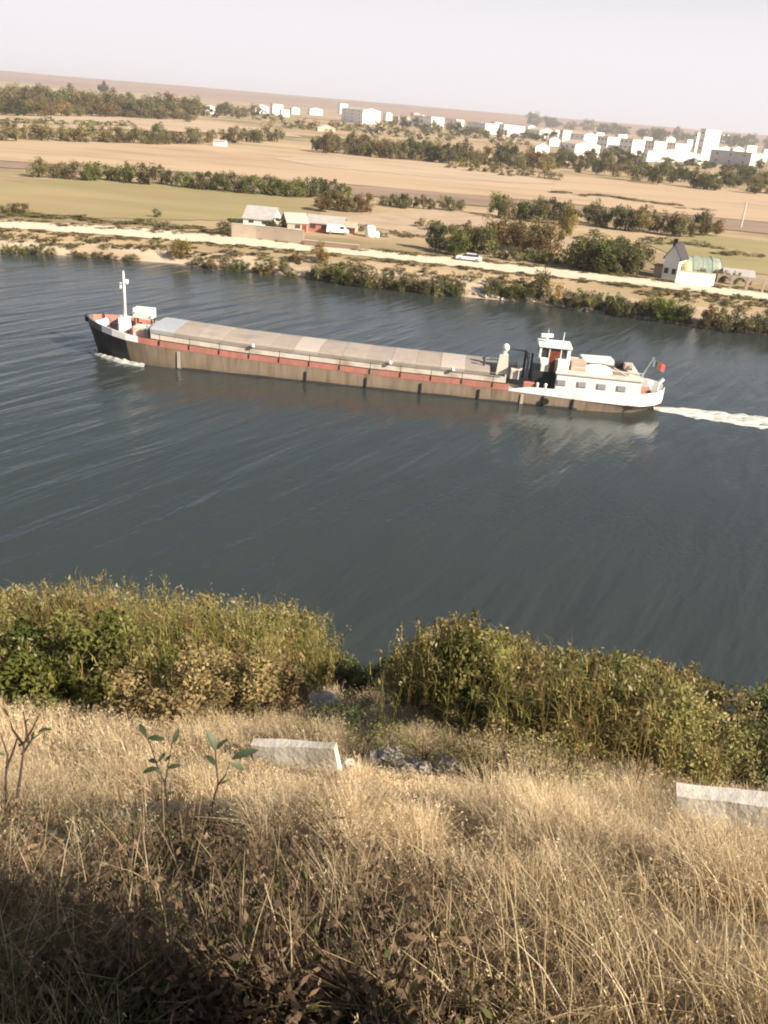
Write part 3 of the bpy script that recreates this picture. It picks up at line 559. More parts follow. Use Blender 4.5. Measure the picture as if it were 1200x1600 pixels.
# town
WIN = MB().box((0, 0, 0), (1.5, .12, 1.5)).mesh('window', M['glass'])
def block(px, py, lpx, rpx, hpx, label, wall=None, roof=None, flat=False, A=45, nwin=3, name='apartment_block', cat='building'):
    p = at_far(px, py); s = depth(p)/FPX; az = math.degrees(math.atan2(p[0], p[1])); h = hpx*s
    L = lpx*s/max(.3, math.cos(R_(A-az))); W = rpx*s/max(.3, math.sin(R_(A-az)))
    t = thing(name, label, cat, p, R_(-A))          # local x along the shaded long face, local y along the sunlit end
    b = MB(); wall = wall or M['wallw']
    if flat: b.box((-L/2, W/2, h/2-1), (L, W, h+2)); b.build('wall', wall, t)
    else: b.prism([(0, -1), (W, -1), (W, h), (W/2, h+min(3, W*.16)), (0, h)], -L, 0, 'x'); b.build('wall', wall, t)
    r = MB(); rf = roof or M['rooft']
    if flat: r.box((-L/2, W/2, h+.15), (L+.6, W+.6, .5))
    else:
        k = min(3, W*.16)
        for y0, y1 in ((-.5, W/2), (W+.5, W/2)): r.prism([(y0, h-.1), (y1, h+k+.05), (y1, h+k+.45), (y0, h+.3)], -L-.4, .4, 'x')
    r.build('roof', rf, t)
    fl = max(1, int(h/4.2)); nx = max(1, min(nwin, int(L/4))); ny = max(1, min(2, int(W/5)))
    for i in range(min(fl, 4)):
        z = h*(i+.55)/min(fl, 4)
        for j in range(nx):
            o = part('window', WIN, t); o.location = (-L*(j+.5)/nx, -.03, z)
        if W > 9 and i % 2 == 0:
            o = part('window', WIN, t); o.location = (.03, W*.5, z); o.rotation_euler = (0, 0, R_(90))
    return t
# px,py = the near corner between the two visible faces, on the ground
TOWN = [
 (318, 177, 4, 20, 9, 'low white shed at the edge of the far left wood', None, None, 0),
 (398, 177, 5, 22, 10, 'low white shed between the far left wood and the town', None, None, 0),
 (426, 180, 4, 16, 16, 'white upright block at the left end of the town', None, None, 1),
 (440, 182, 3, 12, 10, 'small white annex leaning against the leftmost town block', None, None, 1),
 (484, 179, 4, 20, 8, 'pale gabled house left of the big white warehouse', None, None, 0),
 (531, 178, 4, 12, 15, 'narrow white block behind the left end of the big warehouse', None, None, 1),
 (566, 193, 34, 28, 19, 'big white warehouse with a broad sunlit gable end', 'w', 'w', 0),
 (622, 192, 8, 18, 9, 'tan roofed house right of the big white warehouse', 't', None, 0),
 (646, 183, 5, 10, 6, 'far house with a pinkish roof above the grey block', 't', 'r', 0),
 (673, 200, 32, 20, 16, 'grey sided block with white end in the middle of the town', None, None, 1),
 (712, 201, 15, 12, 13, 'smaller white ended block right of the middle block', None, None, 1),
 (757, 209, 30, 20, 15, 'long grey sided block with a white end above the yellow shrubs', None, None, 1),
 (786, 212, 8, 20, 16, 'squarish white block right of the long grey sided block', None, None, 1),
 (842, 218, 22, 24, 13, 'dark sided block with tan roof left of the right quarter', None, 't', 0),
 (836, 239, 4, 22, 9, 'low white house among trees in front of the right quarter', None, None, 0),
 (878, 222, 6, 13, 17, 'slim white block at the left of the right quarter', None, None, 1),
 (911, 226, 22, 20, 14, 'tan roofed grey block with a bright white end behind the white hall', None, 't', 0),
 (897, 244, 26, 39, 17, 'broad white hall with a long sunlit front and grey side', None, None, 0),
 (946, 240, 16, 19, 24, 'tall white ended block directly right of the broad white hall', None, None, 1),
 (985, 244, 20, 19, 24, 'white ended block with a very dark side left of the long wall', None, None, 1),
 (1020, 240, 15, 19, 18, 'white ended block behind the long low white building', None, None, 1),
 (1053, 242, 14, 23, 17, 'white block with dark red side behind the long low building', None, 'r', 1),
 (1010, 252, 6, 88, 15, 'long low white building in front of the right quarter', None, None, 0),
 (1094, 250, 8, 23, 44, 'tallest white tower block at the right of the town', None, None, 1),
 (1083, 246, 5, 8, 36, 'slim tower slab joined to the left of the tallest tower', None, None, 1),
 (1127, 222, 3, 14, 11, 'far white block behind the trees right of the tower', None, None, 1),
 (1120, 240, 5, 26, 8, 'low pale building directly right of the tower', None, None, 0),
 (1170, 261, 62, 24, 20, 'long grey block with bright white end at the right border', 'g', None, 1),
 (496, 205, 3, 28, 5, 'low tan farm building below the left end of the town', 't', None, 0),
 (745, 199, 4, 14, 6, 'low white shed showing between the trees under the middle block', None, None, 0),
 (456, 178, 4, 12, 8, 'small white house between the leftmost block and the pale gabled house', None, None, 0),
 (603, 188, 5, 9, 10, 'small white house touching the right end of the big warehouse', None, None, 0),
 (655, 190, 4, 12, 8, 'low white house in front of the far pinkish roof', None, None, 0),
 (700, 197, 5, 9, 10, 'small white house squeezed left of the smaller white ended block', None, None, 1),
 (735, 203, 5, 10, 9, 'little white house left of the long grey sided block', None, None, 0),
 (772, 203, 6, 12, 11, 'white block peeping out behind the long grey sided block', None, None, 1),
 (806, 211, 6, 13, 13, 'white block directly right of the squarish white block', None, None, 1),
 (824, 210, 5, 12, 11, 'small white block behind the dark sided block with tan roof', None, 't', 0),
 (866, 216, 4, 11, 12, 'small white block right of the dark sided block with tan roof', None, None, 1),
 (858, 228, 4, 16, 9, 'low white house left of the broad white hall', None, 't', 0),
 (930, 222, 6, 12, 14, 'white block behind the bright end of the tan roofed grey block', None, None, 1),
 (964, 226, 6, 14, 15, 'white block showing between the two tall white ended blocks', None, None, 1),
 (1004, 228, 6, 13, 13, 'far white block behind the left part of the long low building', None, None, 1),
 (1040, 229, 5, 13, 12, 'far white block behind the middle of the long low building', None, 't', 0),
 (1072, 232, 6, 12, 13, 'white block between the dark red sided block and the tower', None, None, 1),
 (1144, 243, 6, 16, 10, 'low white house behind the long grey block at the right', None, None, 0),
 (1166, 240, 5, 14, 12, 'far white block above the long grey block at the right', None, None, 1),
 (1192, 246, 5, 16, 12, 'white block cut by the right border above the long grey block', None, None, 1),
]
for px, py, l, r, h, lab, wm, rm, fl in TOWN:
    block(px, py, l, r, h, lab, {'w': M['wallw'], 't': M['wallt'], 'g': M['wallg'], None: M['wallw']}[wm], {'w': M['hatchpale'], 't': M['rooft'], 'r': M['roofr'], None: M['rooft']}[rm], bool(fl), A=68 if r > 60 else 45)
# ------------------------------------------------------------------ the cargo ship
def ship():
    a = at(150, 547, 0); c = at(1030, 637.5, 0); an = math.atan2(c[1]-a[1], c[0]-a[0]); L = 66.7
    mid = (a+c)/2; nrm = np.array([-math.sin(an), math.cos(an), 0]); o0 = mid + nrm*SHIP_OFF - np.array([.33, 0, 0])
    S = thing('cargo_ship', 'long brown river cargo ship with closed hatches and white stern house', 'ship', (o0[0], o0[1], 0), an)
    XD = [-33.3, -33.0, -32.2, -31.0, -29.2, -27.5, -25, -21, -15, 0, 16, 24, 28, 30.5, 32, 32.9, 33.3]
    BD = [.05, .8, 1.75, 2.65, 3.45, 3.85, 4.05, 4.1, 4.1, 4.1, 4.1, 4.1, 4.0, 3.7, 2.9, 1.8, .5]
    XW = [-32.4, -32.2, -31.4, -30.3, -28.7, -27.2, -24.9, -21, -15, 0, 16, 24, 27.6, 29.6, 30.8, 31.5, 31.8]
    BW = [.03, .3, .95, 1.75, 2.75, 3.4, 3.9, 4.1, 4.1, 4.1, 4.1, 4.05, 3.6, 2.9, 2.0, 1.1, .3]
    def ztop(x): return float(np.interp(x, [-33.3, -30, -27, -24, -15, 0, 15, 24, 30, 33.3], [4.1, 3.7, 3.25, 3.0, 2.55, 2.2, 2.1, 2.1, 2.25, 2.5]))   # bulwark top
    def zb(x): return float(np.interp(x, [-33.3, -30, -27.5, -24, -15, 0, 15, 24, 30, 33.3], [3.35, 2.95, 2.6, 2.3, 1.88, 1.58, 1.40, 1.12, 1.0, 1.15]))     # top of hull colour
    def halfb(x): return float(np.interp(x, XD, BD))
    def ring(i):
        xd, bd, xw, bw = XD[i], BD[i], XW[i], BW[i]; z = zb(xd); pts = []
        for sg in (-1, 1):
            side = [(xd, bd, z), (xd*.45+xw*.55, bd*.4+bw*.6, z*.45), (xw, bw, 0), (xw+(.2 if xw < 0 else -.3), bw*.93, -.9), (xw+(.4 if xw < 0 else -.6), 0 if sg < 0 else .001, -1.3)]
            side = [(x, sg*y, zz) for x, y, zz in side]; pts += side if sg < 0 else side[::-1][1:]
        return pts
    b = MB(); rows = [ring(i) for i in range(len(XD))]; b.grid(rows[:6], 1); b.grid(rows[5:], 0); b.build('hull', [M['brown'], M['black']], S, True)
    def band(x0, x1, z0, z1, name, m, n=40, out=.02, th=.10):
        xs = sorted(set(list(np.linspace(x0, x1, n))+[x for x in XD if x0 < x < x1]))
        for sg in (-1, 1):
            b = MB(); rows = []
            for x in xs:
                y = halfb(x); rows.append([(x, sg*(y+out), z0(x)), (x, sg*(y+out), z1(x)), (x, sg*max(.0, y-th), z1(x)), (x, sg*max(.0, y-th), z0(x))])
            b.grid(rows, 0, True); b.build(name, m, S)
    band(-26.0, 15.8, lambda x: zb(x), ztop, 'bulwark', M['red'])
    band(-33.3, -30.6, lambda x: zb(x)+.0, ztop, 'bow_bulwark', mat('bow_grey', (.15, .145, .14), .6, .2, 2))
    band(-30.6, -26.0, lambda x: zb(x)+.0, lambda x: ztop(x), 'bow_bulwark', M['white'])
    band(15.8, 33.3, lambda x: max(1.0, zb(x))+0, lambda x: float(np.interp(x, [15.8, 18, 24, 30, 33.3], [1.55, 2.0, 2.1, 2.35, 2.6])), 'stern_bulwark', M['white'], 60, .05)
    b = MB()
    b.grid([[(x, -halfb(x)-.012, -.1), (x, -halfb(x)-.012, .17+.03*math.sin(x*.9))] for x in np.linspace(-21, 23.5, 60)]); b.build('waterline_stripe', M['black'], S)
    # bow bulwark lining (red inside)
    b = MB()
    for sg in (-1, 1):
        b.grid([[(x, sg*max(0, halfb(x)-.13), zb(x)+.02), (x, sg*max(0, halfb(x)-.13), ztop(x)-.02)] for x in np.linspace(-33.0, -26.2, 14)])
    b.build('bulwark_lining', M['red'], S)
    # decks
    b = MB(); b.grid([[(x, -halfb(x)+.06, zb(x)-.02), (x, halfb(x)-.06, zb(x)-.02)] for x in np.linspace(-33.1, -25.5, 12)]); b.build('foredeck', M['red'], S)
    b = MB(); b.grid([[(x, -halfb(x)+.06, zb(x)+.1), (x, halfb(x)-.06, zb(x)+.1)] for x in np.linspace(-25.5, 33.2, 40)]); b.build('main_deck', M['deckgrey'], S)
    # coaming and hatch covers
    def zc(x): return ztop(x)+.50
    b = MB(); xs = np.linspace(-24.8, 15.4, 30)
    for sg in (-1, 1): b.grid([[(x, sg*3.2, zb(x)), (x, sg*3.2, zc(x)), (x, sg*3.05, zc(x)), (x, sg*3.05, zb(x))] for x in xs], 0, True)
    for x in (-24.8, 15.4): b.box((x, 0, (zb(x)+zc(x))/2), (.12, 6.1, zc(x)-zb(x)))
    b.build('coaming', M['coaming'], S)
    hx = np.linspace(-24.9, 13.6, 15)
    for i in range(14):
        b = MB(); x0, x1 = hx[i]+.012, hx[i+1]-.012; up = .05 if i % 2 == 0 else .02; rows = []
        for x in (x0, x1): rows.append([(x, 3.08*math.cos(t), zc(x)+.34+up+.24*math.sin(t)) for t in np.linspace(0, math.pi, 15)] + [(x, -3.08, zc(x)+.01), (x, 3.08, zc(x)+.01)])
        b.grid(rows, 0, True); b.add(rows[0], [tuple(range(17))]); b.add(rows[1], [tuple(range(17))])
        m = M['hatchblue'] if i == 0 else (M['hatchpale'] if i in (6, 12) else M['hatch'][(i*7) % 4]); b.build('hatch_cover', m, S)
    # rails along the hatch and dark edge on the bulwark
    for sg in (-1, 1):
        b = MB()
        for dz in (.30, .60):
            b.tube([(x, sg*3.30, zc(x)+dz-.22) for x in np.linspace(-24.5, 15, 24)], .035, 5)
        b.build('handrail', M['steel'], S)
        b = MB(); b.tube([(x, sg*(halfb(x)-.03), ztop(x)+.04) for x in np.linspace(-26, 15.6, 30)], .06, 6); b.build('rubbing_rail', M['dark'], S)
        for x in np.linspace(-23.5, 14, 12):
            st = MB(); st.box((x, sg*4.14, ztop(x)-.26), (.11, .07, .5)); st.tube([(x, sg*3.95, ztop(x)), (x, sg*3.95, ztop(x)+.75)], .035, 5); st.build('stanchion', M['dark'], S)
    for x in (-13, 2.5, 9.5):
        b = MB(); b.ball((x, -3.45, zc(x)+.3), .22, 0, 8, 6); b.build('deck_lamp', M['white'], S, True)
    # fender bars on the hull side
    for px in (495, 587, 670, 757, 853, 897):
        x = (px-137)/13.5-33.3; b = MB(); b.box((x, -4.16, .62), (.17, .12, 1.15)); b.build('fender', M['dark'], S)
    for x, z0, z1 in ((-21.3, .1, 1.95), (17.4, .05, 1.15)):
        b = MB(); b.box((x, -4.17, (z0+z1)/2), (.34, .06, z1-z0)); b.build('hull_mark', M['hatchpale'], S)
    b = MB(); b.tube([(20.0, -4.22, .65), (20.0, -4.42, .65)], .36, 14); b.build('tyre_fender', M['rubber'], S)
    # bow: anchor, winch, mast, cream tank
    b = MB(); b.ball((-33.5, 0, 3.75), (.28, .3, .5), 0, 8, 6); b.build('bow_roller', M['dark'], S, True)
    b = MB(); b.tube([(-31.6, -1.35, 3.4), (-31.6, 1.35, 3.4)], .38, 12); b.box((-31.6, 0, 3.0), (.9, 1.6, .6)); b.tube([(-31.6, -1.3, 3.4), (-31.6, -1.6, 3.4)], .55, 12); b.build('anchor_winch', M['white'], S, True)
    b = MB(); b.box((-29.8, -.6, 3.25), (.9, 1.4, 1.0)); b.build('companion_hatch', M['dark'], S, bevel=.05)
    b = MB(); b.box((-28.9, -.3, 3.35), (1.25, 1.3, 1.9), taper=.85); b.build('mast_house', M['white'], S, bevel=.05)
    b = MB(); b.tube([(-28.9, 0, 4.2), (-28.9, 0, 8.2), (-28.9, 0, 9.5)], [.19, .15, .07], 10); mst = b.build('mast', M['white'], S, True)
    b = MB(); b.box((-28.9, 0, 8.1), (.9, .14, .14)); b.box((-28.55, 0, 8.35), (.3, .3, .4)); b.box((-29.25, 0, 7.7), (.2, .3, .35)); b.build('mast_lights', M['white'], mst)
    b = MB(); b.box((-27.0, 1.1, 4.75), (2.35, 1.4, 1.1)); tk = b.build('cream_box', M['cream'], S, bevel=.08)
    b = MB()
    for dx in (-1, 1):
        for dy in (-.5, .5): b.box((-27.0+dx, 1.1+dy, 3.35), (.14, .14, 1.55))
    b.build('stand', M['dark'], tk)
    for dx in (-.9, 1.0):
        b = MB(); b.tube([(-27.0+dx, .34, 4.8-.3*(dx > 0)), (-27.0+dx, .31, 4.8-.3*(dx > 0))], .13, 10); b.build('cap', M['steel'], tk)
    b = MB(); b.box((-26.7, -.9, 3.0), (1.5, 1.6, 1.4)); b.build('deck_locker', M['coaming'], S, bevel=.05)
    b = MB(); b.box((-25.6, 0, 3.1), (.5, 4.4, 1.2)); b.box((-25.5, -2.3, 3.3), (.25, .25, 1.6)); b.build('breakwater', M['steel'], S, bevel=.04)
    for y in (-2.0, 2.0):
        b = MB(); b.tube([(-27.8, y, 2.5), (-27.8, y, 3.2)], .16, 10); b.tube([(-27.8, y, 3.2), (-27.8, y, 3.3)], .22, 10); b.build('bollard', M['dark'], S)
    # deck crane and gear between hatch and wheelhouse
    b = MB(); b.box((15.0, -1.0, 3.5), (1.35, 1.35, 2.2), taper=.72); b.tube([(15.0, -1.0, 4.6), (15.0, -1.0, 5.0)], .3, 10); cr = b.build('crane_pedestal', M['coaming'], S)
    b = MB(); b.ball((15.1, -1.0, 5.35), (.42, .42, .46), 0, 10, 8); b.build('crane_head', M['white'], cr, True)
    b = MB(); b.tube([(15.3, -1.0, 5.3), (17.0, -1.0, 5.2), (17.8, -1.0, 4.9), (17.8, -1.0, 4.3)], .07, 6); b.build('boom', M['dark'], cr)
    b = MB(); b.tube([(12.9, -1.3, zc(13)+.5), (12.9, -1.3, zc(13)+1.35)], .12, 8); b.tube([(12.9, -1.3, zc(13)+1.3), (12.9, -1.3, zc(13)+1.55)], [.28, .18], 10); b.box((12.6, -1.3, zc(13)+.45), (1.1, .7, .18)); b.build('ventilator', M['navy'], S)
    b = MB(); b.box((16.4, -1.6, 2.7), (1.0, .9, 1.1)); b.build('deck_locker', M['coaming'], S, bevel=.05)
    b = MB(); b.box((16.1, .4, 2.9), (1.2, 1.4, 1.2)); b.build('deck_locker', M['coaming'], S, bevel=.05)
    b = MB(); b.box((18.0, -3.2, 2.0), (1.2, .6, .7)); b.build('red_locker', M['red'], S, bevel=.05)
    b = MB()
    for y in (-3.0, 1.8): b.box((17.6, y, 2.9), (.22, .22, 3.4)); b.box((18.4, y, 2.8), (.2, .2, 3.2))
    b.box((17.6, -.6, 4.55), (.2, 5.0, .2)); b.build('gallows_frame', M['dark'], S)
    for x in (18.9, 19.8):
        b = MB(); b.tube([(x, -3.6, 1.5), (x, -3.6, 2.2)], .14, 8); b.ball((x, -3.6, 2.3), .19, 0, 8, 6); b.build('bollard', M['white'], S)
    # stern house
    b = MB(); b.prism([(20.8, 1.0), (30.2, 1.0), (29.9, 3.75), (20.8, 3.75)], -3.97, 3.97, 'y'); b.build('stern_house', M['white'], S, bevel=.06)
    b = MB(); b.box((25.4, 0, 3.82), (9.5, 8.15, .13)); b.build('house_roof', M['coaming'], S)
    for px in (875, 905, 934, 963):
        x = (px-137)/13.5-33.3; f = MB(); f.box((x, -3.99, 2.8), (1.0, .06, .66)); fo = f.build('window', M['wgrey'], S, bevel=.02)
        f = MB(); f.box((x, -4.03, 2.8), (.76, .04, .44)); f.build('pane', M['glass'] if 0 else M['steel'], fo)
    b = MB(); b.box((20.6, 0, 2.3), (.3, 7.2, 2.4)); b.build('shaded_front_bulkhead', M['dark'], S)  # dark colour stands in for the shade on the house front
    # wheelhouse, towards the near side
    b = MB(); x0, x1 = 18.7, 22.1; yc = -1.2; yn, yf = yc-1.4, yc+1.4
    b.prism([(x0+.55, 3.5), (x1, 3.5), (x1, 5.05), (x0+.12, 5.05)], yn, yf, 'y'); wh = b.build('wheelhouse', M['white'], S, bevel=.04)
    b = MB(); b.prism([(x0+.15, 5.05), (x1-.06, 5.05), (x1-.06, 6.15), (x0-.02, 6.15)], yn+.08, yf-.08, 'y'); b.build('window_band', M['glass'], wh)
    b = MB(); b.box((x0+1.7, yn+.06, 5.45), (1.5, .10, .72)); b.build('wood_panel', M['wood'], wh)
    for xx, y, sz in ((x0+.12, yn+.05, .24), (x0+1.1, yn+.05, .10), (x0+2.35, yn+.05, .10), (x1-.2, yn+.05, .36), (x0+.12, yf-.05, .24), (x1-.2, yf-.05, .3), (x0+.06, yc, .14)):
        b = MB(); b.box((xx, y, 5.6), (sz, .14, 1.12)); b.build('window_post', M['white'], wh)
    b = MB(); b.box(((x0+x1)/2-.05, yc, 6.31), (x1-x0+.25, 3.1, .30)); rf = b.build('wheelhouse_roof', M['white'], wh, bevel=.08)
    b = MB(); b.box((20.25, yn-.03, 4.4), (.62, .06, 1.75)); b.build('door', M['wood'], wh)
    b = MB(); b.box((21.3, -3.05, 4.45), (1.1, .85, 1.35)); b.build('companionway', M['white'], S, bevel=.05)
    b = MB(); b.box((19.55, -.9, 2.45), (2.2, 3.8, 2.1)); b.build('recess_shade_box', M['dark'], S, bevel=.05)  # dark box added for the shaded recess below the wheelhouse
    b = MB(); b.box((19.5, -2.72, 4.0), (.9, .2, .9)); b.build('side_locker', M['cream'], S, bevel=.05)
    b = MB(); b.tube([(19.4, yc, 6.4), (19.4, yc, 7.05)], [.2, .12], 8); b.box((19.4, yc, 7.2), (1.35, .3, .34), R_(15)); b.tube([(19.5, yc, 7.2), (19.5, yc, 7.9)], .03, 5); b.build('radar', M['white'], rf)
    b = MB(); b.tube([(21.2, yc, 6.4), (21.25, yc, 7.7)], .05, 5); b.box((21.1, yc, 6.7), (.8, .1, .1)); b.build('antenna', M['white'], rf)
    # house top clutter
    b = MB(); rows = []
    for i, t in enumerate(np.linspace(-1, 1, 9)):
        rr = max(.05, (1-t*t*.85))**.5; rows.append([(25.3+t*1.7, -1.9+.85*rr*math.cos(a), 3.9+.85*rr*math.sin(a)) for a in np.linspace(0, math.pi, 9)])
    b.grid(rows); b.build('dinghy', M['white'], S, True)
    b = MB(); b.box((23.2, -1.6, 4.4), (1.6, 1.8, 1.0)); b.build('roof_locker', M['rooft'], S, bevel=.05)
    b = MB(); b.box((25.5, 1.0, 4.6), (3.6, 1.6, .55), R_(6)); b.box((26.6, .8, 4.3), (.2, .2, .8)); b.build('spare_boat', M['cream'], S, bevel=.2)
    b = MB(); b.box((24.0, .6, 4.3), (.9, .9, .8)); b.box((28.2, .8, 4.3), (1.2, .9, .7)); b.build('dark_crate', M['dark'], S, bevel=.05)
    b = MB(); b.box((28.9, -.2, 4.45), (.9, .9, .65)); b.build('roof_box', M['hatchpale'], S, bevel=.05)
    b = MB(); b.tube([(27.0, -2.3, 4.6), (28.5, -2.6, 3.9)], .12, 6); b.box((27.9, -1.9, 4.05), (1.9, .5, .25), R_(-8)); b.build('gangplank', M['rooft'], S)
    b = MB(); b.tube([(22.4, -3.6, 3.9), (22.4, -3.6, 4.6), (30.0, -3.6, 4.6), (30.0, -3.6, 3.9)], .03, 5); b.tube([(26.2, -3.6, 3.9), (26.2, -3.6, 4.6)], .03, 5); b.build('roof_rail', M['white'], S)
    # stern
    b = MB(); b.tube([(30.35, -1.8, 2.0), (30.3, -1.8, 4.0), (31.15, -1.8, 6.1)], [.15, .14, .11], 6); fp = b.build('flag_pole', M['steel'], S)
    b = MB(); rows = []
    for i in range(10):
        u = i/9; rows.append([(31.2+u*1.35, -1.8+.13*math.sin(u*7), 5.9-v*.8-u*.55) for v in (0, .33, .66, 1)])
    b.grid(rows[:4], 0); b.grid(rows[3:6], 1); b.grid(rows[5:], 2)
    fl = b.build('flag', [mat('flag_blue', (.12, .16, .2), .8), mat('flag_yellow', (.55, .45, .22), .8), mat('flag_red', (.62, .10, .07), .8)], fp)
    so = fl.modifiers.new('thick', 'SOLIDIFY'); so.thickness = .02
    b = MB(); b.box((30.95, -1.4, 2.0), (1.0, 1.2, .95)); b.build('stern_winch', M['red'], S, bevel=.06)
    b = MB(); b.box((31.35, -1.45, 2.1), (.35, 1.26, .7)); b.build('winch_drum', M['dark'], S)
    b = MB(); b.tube([(32.4, -.9, 1.2), (32.45, -.9, 3.0)], .13, 8); b.tube([(32.45, -.9, 3.0), (32.9, -.9, 3.6)], .2, 8); b.build('davit', M['white'], S)
    b = MB(); b.tube([(31.9, .3, 1.2), (31.9, .3, 2.8)], .1, 6); b.box((31.9, .3, 2.7), (.5, .4, .5)); b.build('vent_pipe', M['white'], S)
    b = MB(); b.box((32.2, 0, -.1), (1.7, .16, 1.5)); b.box((32.6, 0, .5), (1.1, .5, .35)); b.build('rudder', M['wood'], S)
    S.scale = (.995, 1, 1)
    return S, an, o0
SHIP_OFF = 0.0
SHIP, SAN, SO = ship()
def foam(name, label, pts, seed):
    """pts: (px, py, half width in px) along the foam, laid on the water as a lumpy low strip"""
    P = []
    for (x0, y0, w0), (x1, y1, w1) in zip(pts[:-1], pts[1:]):
        for k in np.linspace(0, 1, 14, endpoint=False): P.append((x0+(x1-x0)*k, y0+(y1-y0)*k, w0+(w1-w0)*k))
    b = MB(); rows = []
    for i, (px, py, hw) in enumerate(P):
        j0 = hw*(1+.5*noise.noise((i*.45, seed, 0))); j1 = hw*(1+.5*noise.noise((i*.45, seed+9, 0))); rw = []
        for k in np.linspace(-1, 1, 9):
            q = at(px, py+(k*(j1 if k > 0 else j0)), 0); rw.append((q[0], q[1], -.04+.22*(1-k*k)*(.6+.7*noise.noise((q[0]*1.3, q[1]*1.3, seed)))))
        rows.append(rw)
    b.grid(rows); o = b.build(name, M['foam'], smooth=True); tag(o, label, 'foam', None, 'stuff')
def loc(x, y): c, n_ = math.cos(SAN), math.sin(SAN); return (SO[0]+x*c-y*n_, SO[1]+x*n_+y*c)
def foam_strip(name, label, pts, seed, hgt=.22):
    """pts: (x, y, half width) in metres in the ship's frame, laid on the water as a lumpy broken strip"""
    P = []
    for (x0, y0, w0), (x1, y1, w1) in zip(pts[:-1], pts[1:]):
        m = max(6, int(math.hypot(x1-x0, y1-y0)/.35))
        for k in np.linspace(0, 1, m, endpoint=False): P.append((x0+(x1-x0)*k, y0+(y1-y0)*k, w0+(w1-w0)*k))
    b = MB(); rows = []
    for i, (x, y, hw) in enumerate(P):
        rw = []
        for k in np.linspace(-1, 1, 13):
            e = hw*(1+.55*noise.noise((i*.22, seed+(9 if k > 0 else 0), 0))); q = loc(x, y+k*e)
            rw.append((q[0], q[1], -.05+hgt*((1-k*k)*.8+.1)*(.8+.9*noise.noise((q[0]*.9, q[1]*2.6, seed))+.4*noise.noise((q[0]*3.1, q[1]*3.6, seed)))))
        rows.append(rw)
    b.grid(rows); o = b.build(name, M['foam'], smooth=True); tag(o, label, 'foam', None, 'stuff')
foam_strip('wake_foam', 'white churned wake trailing from the stern to the right', [(32.4, -.2, .7), (36, -.6, 1.9), (41, -1.2, 2.5), (48, -2.0, 2.8), (60, -3.4, 3.1)], 1, .24)
foam_strip('bow_foam', 'white foam curling along the black bow', [(-33.0, -.5, .25), (-31.6, -1.7, .5), (-29.8, -2.9, .42), (-27.6, -4.0, .45), (-24.6, -4.6, .25)], 4, .45)
# ------------------------------------------------------------------ near slope
def inside(px, py, poly):
    r = False; j = len(poly)-1
    for i in range(len(poly)):
        if (poly[i][1] > py) != (poly[j][1] > py) and px < (poly[j][0]-poly[i][0])*(py-poly[i][1])/(poly[j][1]-poly[i][1])+poly[i][0]: r = not r
        j = i
    return r
def znv(P): return np.array([znear(x, y) for x, y in P])
# concrete slabs half buried in the slope
def slab(label, pa, pb, hgt, width):
    a = at_near(*pa); c = at_near(*pb); d = c-a; L = math.hypot(d[0], d[1]); n_ = 14; rows = []
    for i in range(n_+1):
        x = L*i/n_; j = lambda k: .032*noise.noise((x*1.7, k*3.1, L))
        rows.append([(x, j(1), -.5), (x, j(2)+.02, hgt+j(3)), (x, width+j(4), hgt+.02+j(5)), (x, width, -.5)])
    b = MB(); b.grid(rows, 0, True); b.add(rows[0], [(0, 1, 2, 3)]); b.add(rows[-1], [(3, 2, 1, 0)])
    t = b.build('concrete_slab', M['concrete'])
    t.location = a; t.rotation_euler = (0, -math.atan2(d[2], L), math.atan2(d[1], d[0])); tag(t, label, 'concrete slab')
    SLABS.append((a, c))
SLABS = []
slab('pale concrete slab half buried in dry grass left of the gap in the bushes', (398, 1197), (533, 1206), .33, .13)
slab('long grey concrete slab at the right edge beside the dark bushes', (1055, 1284), (1330, 1318), .35, .22)
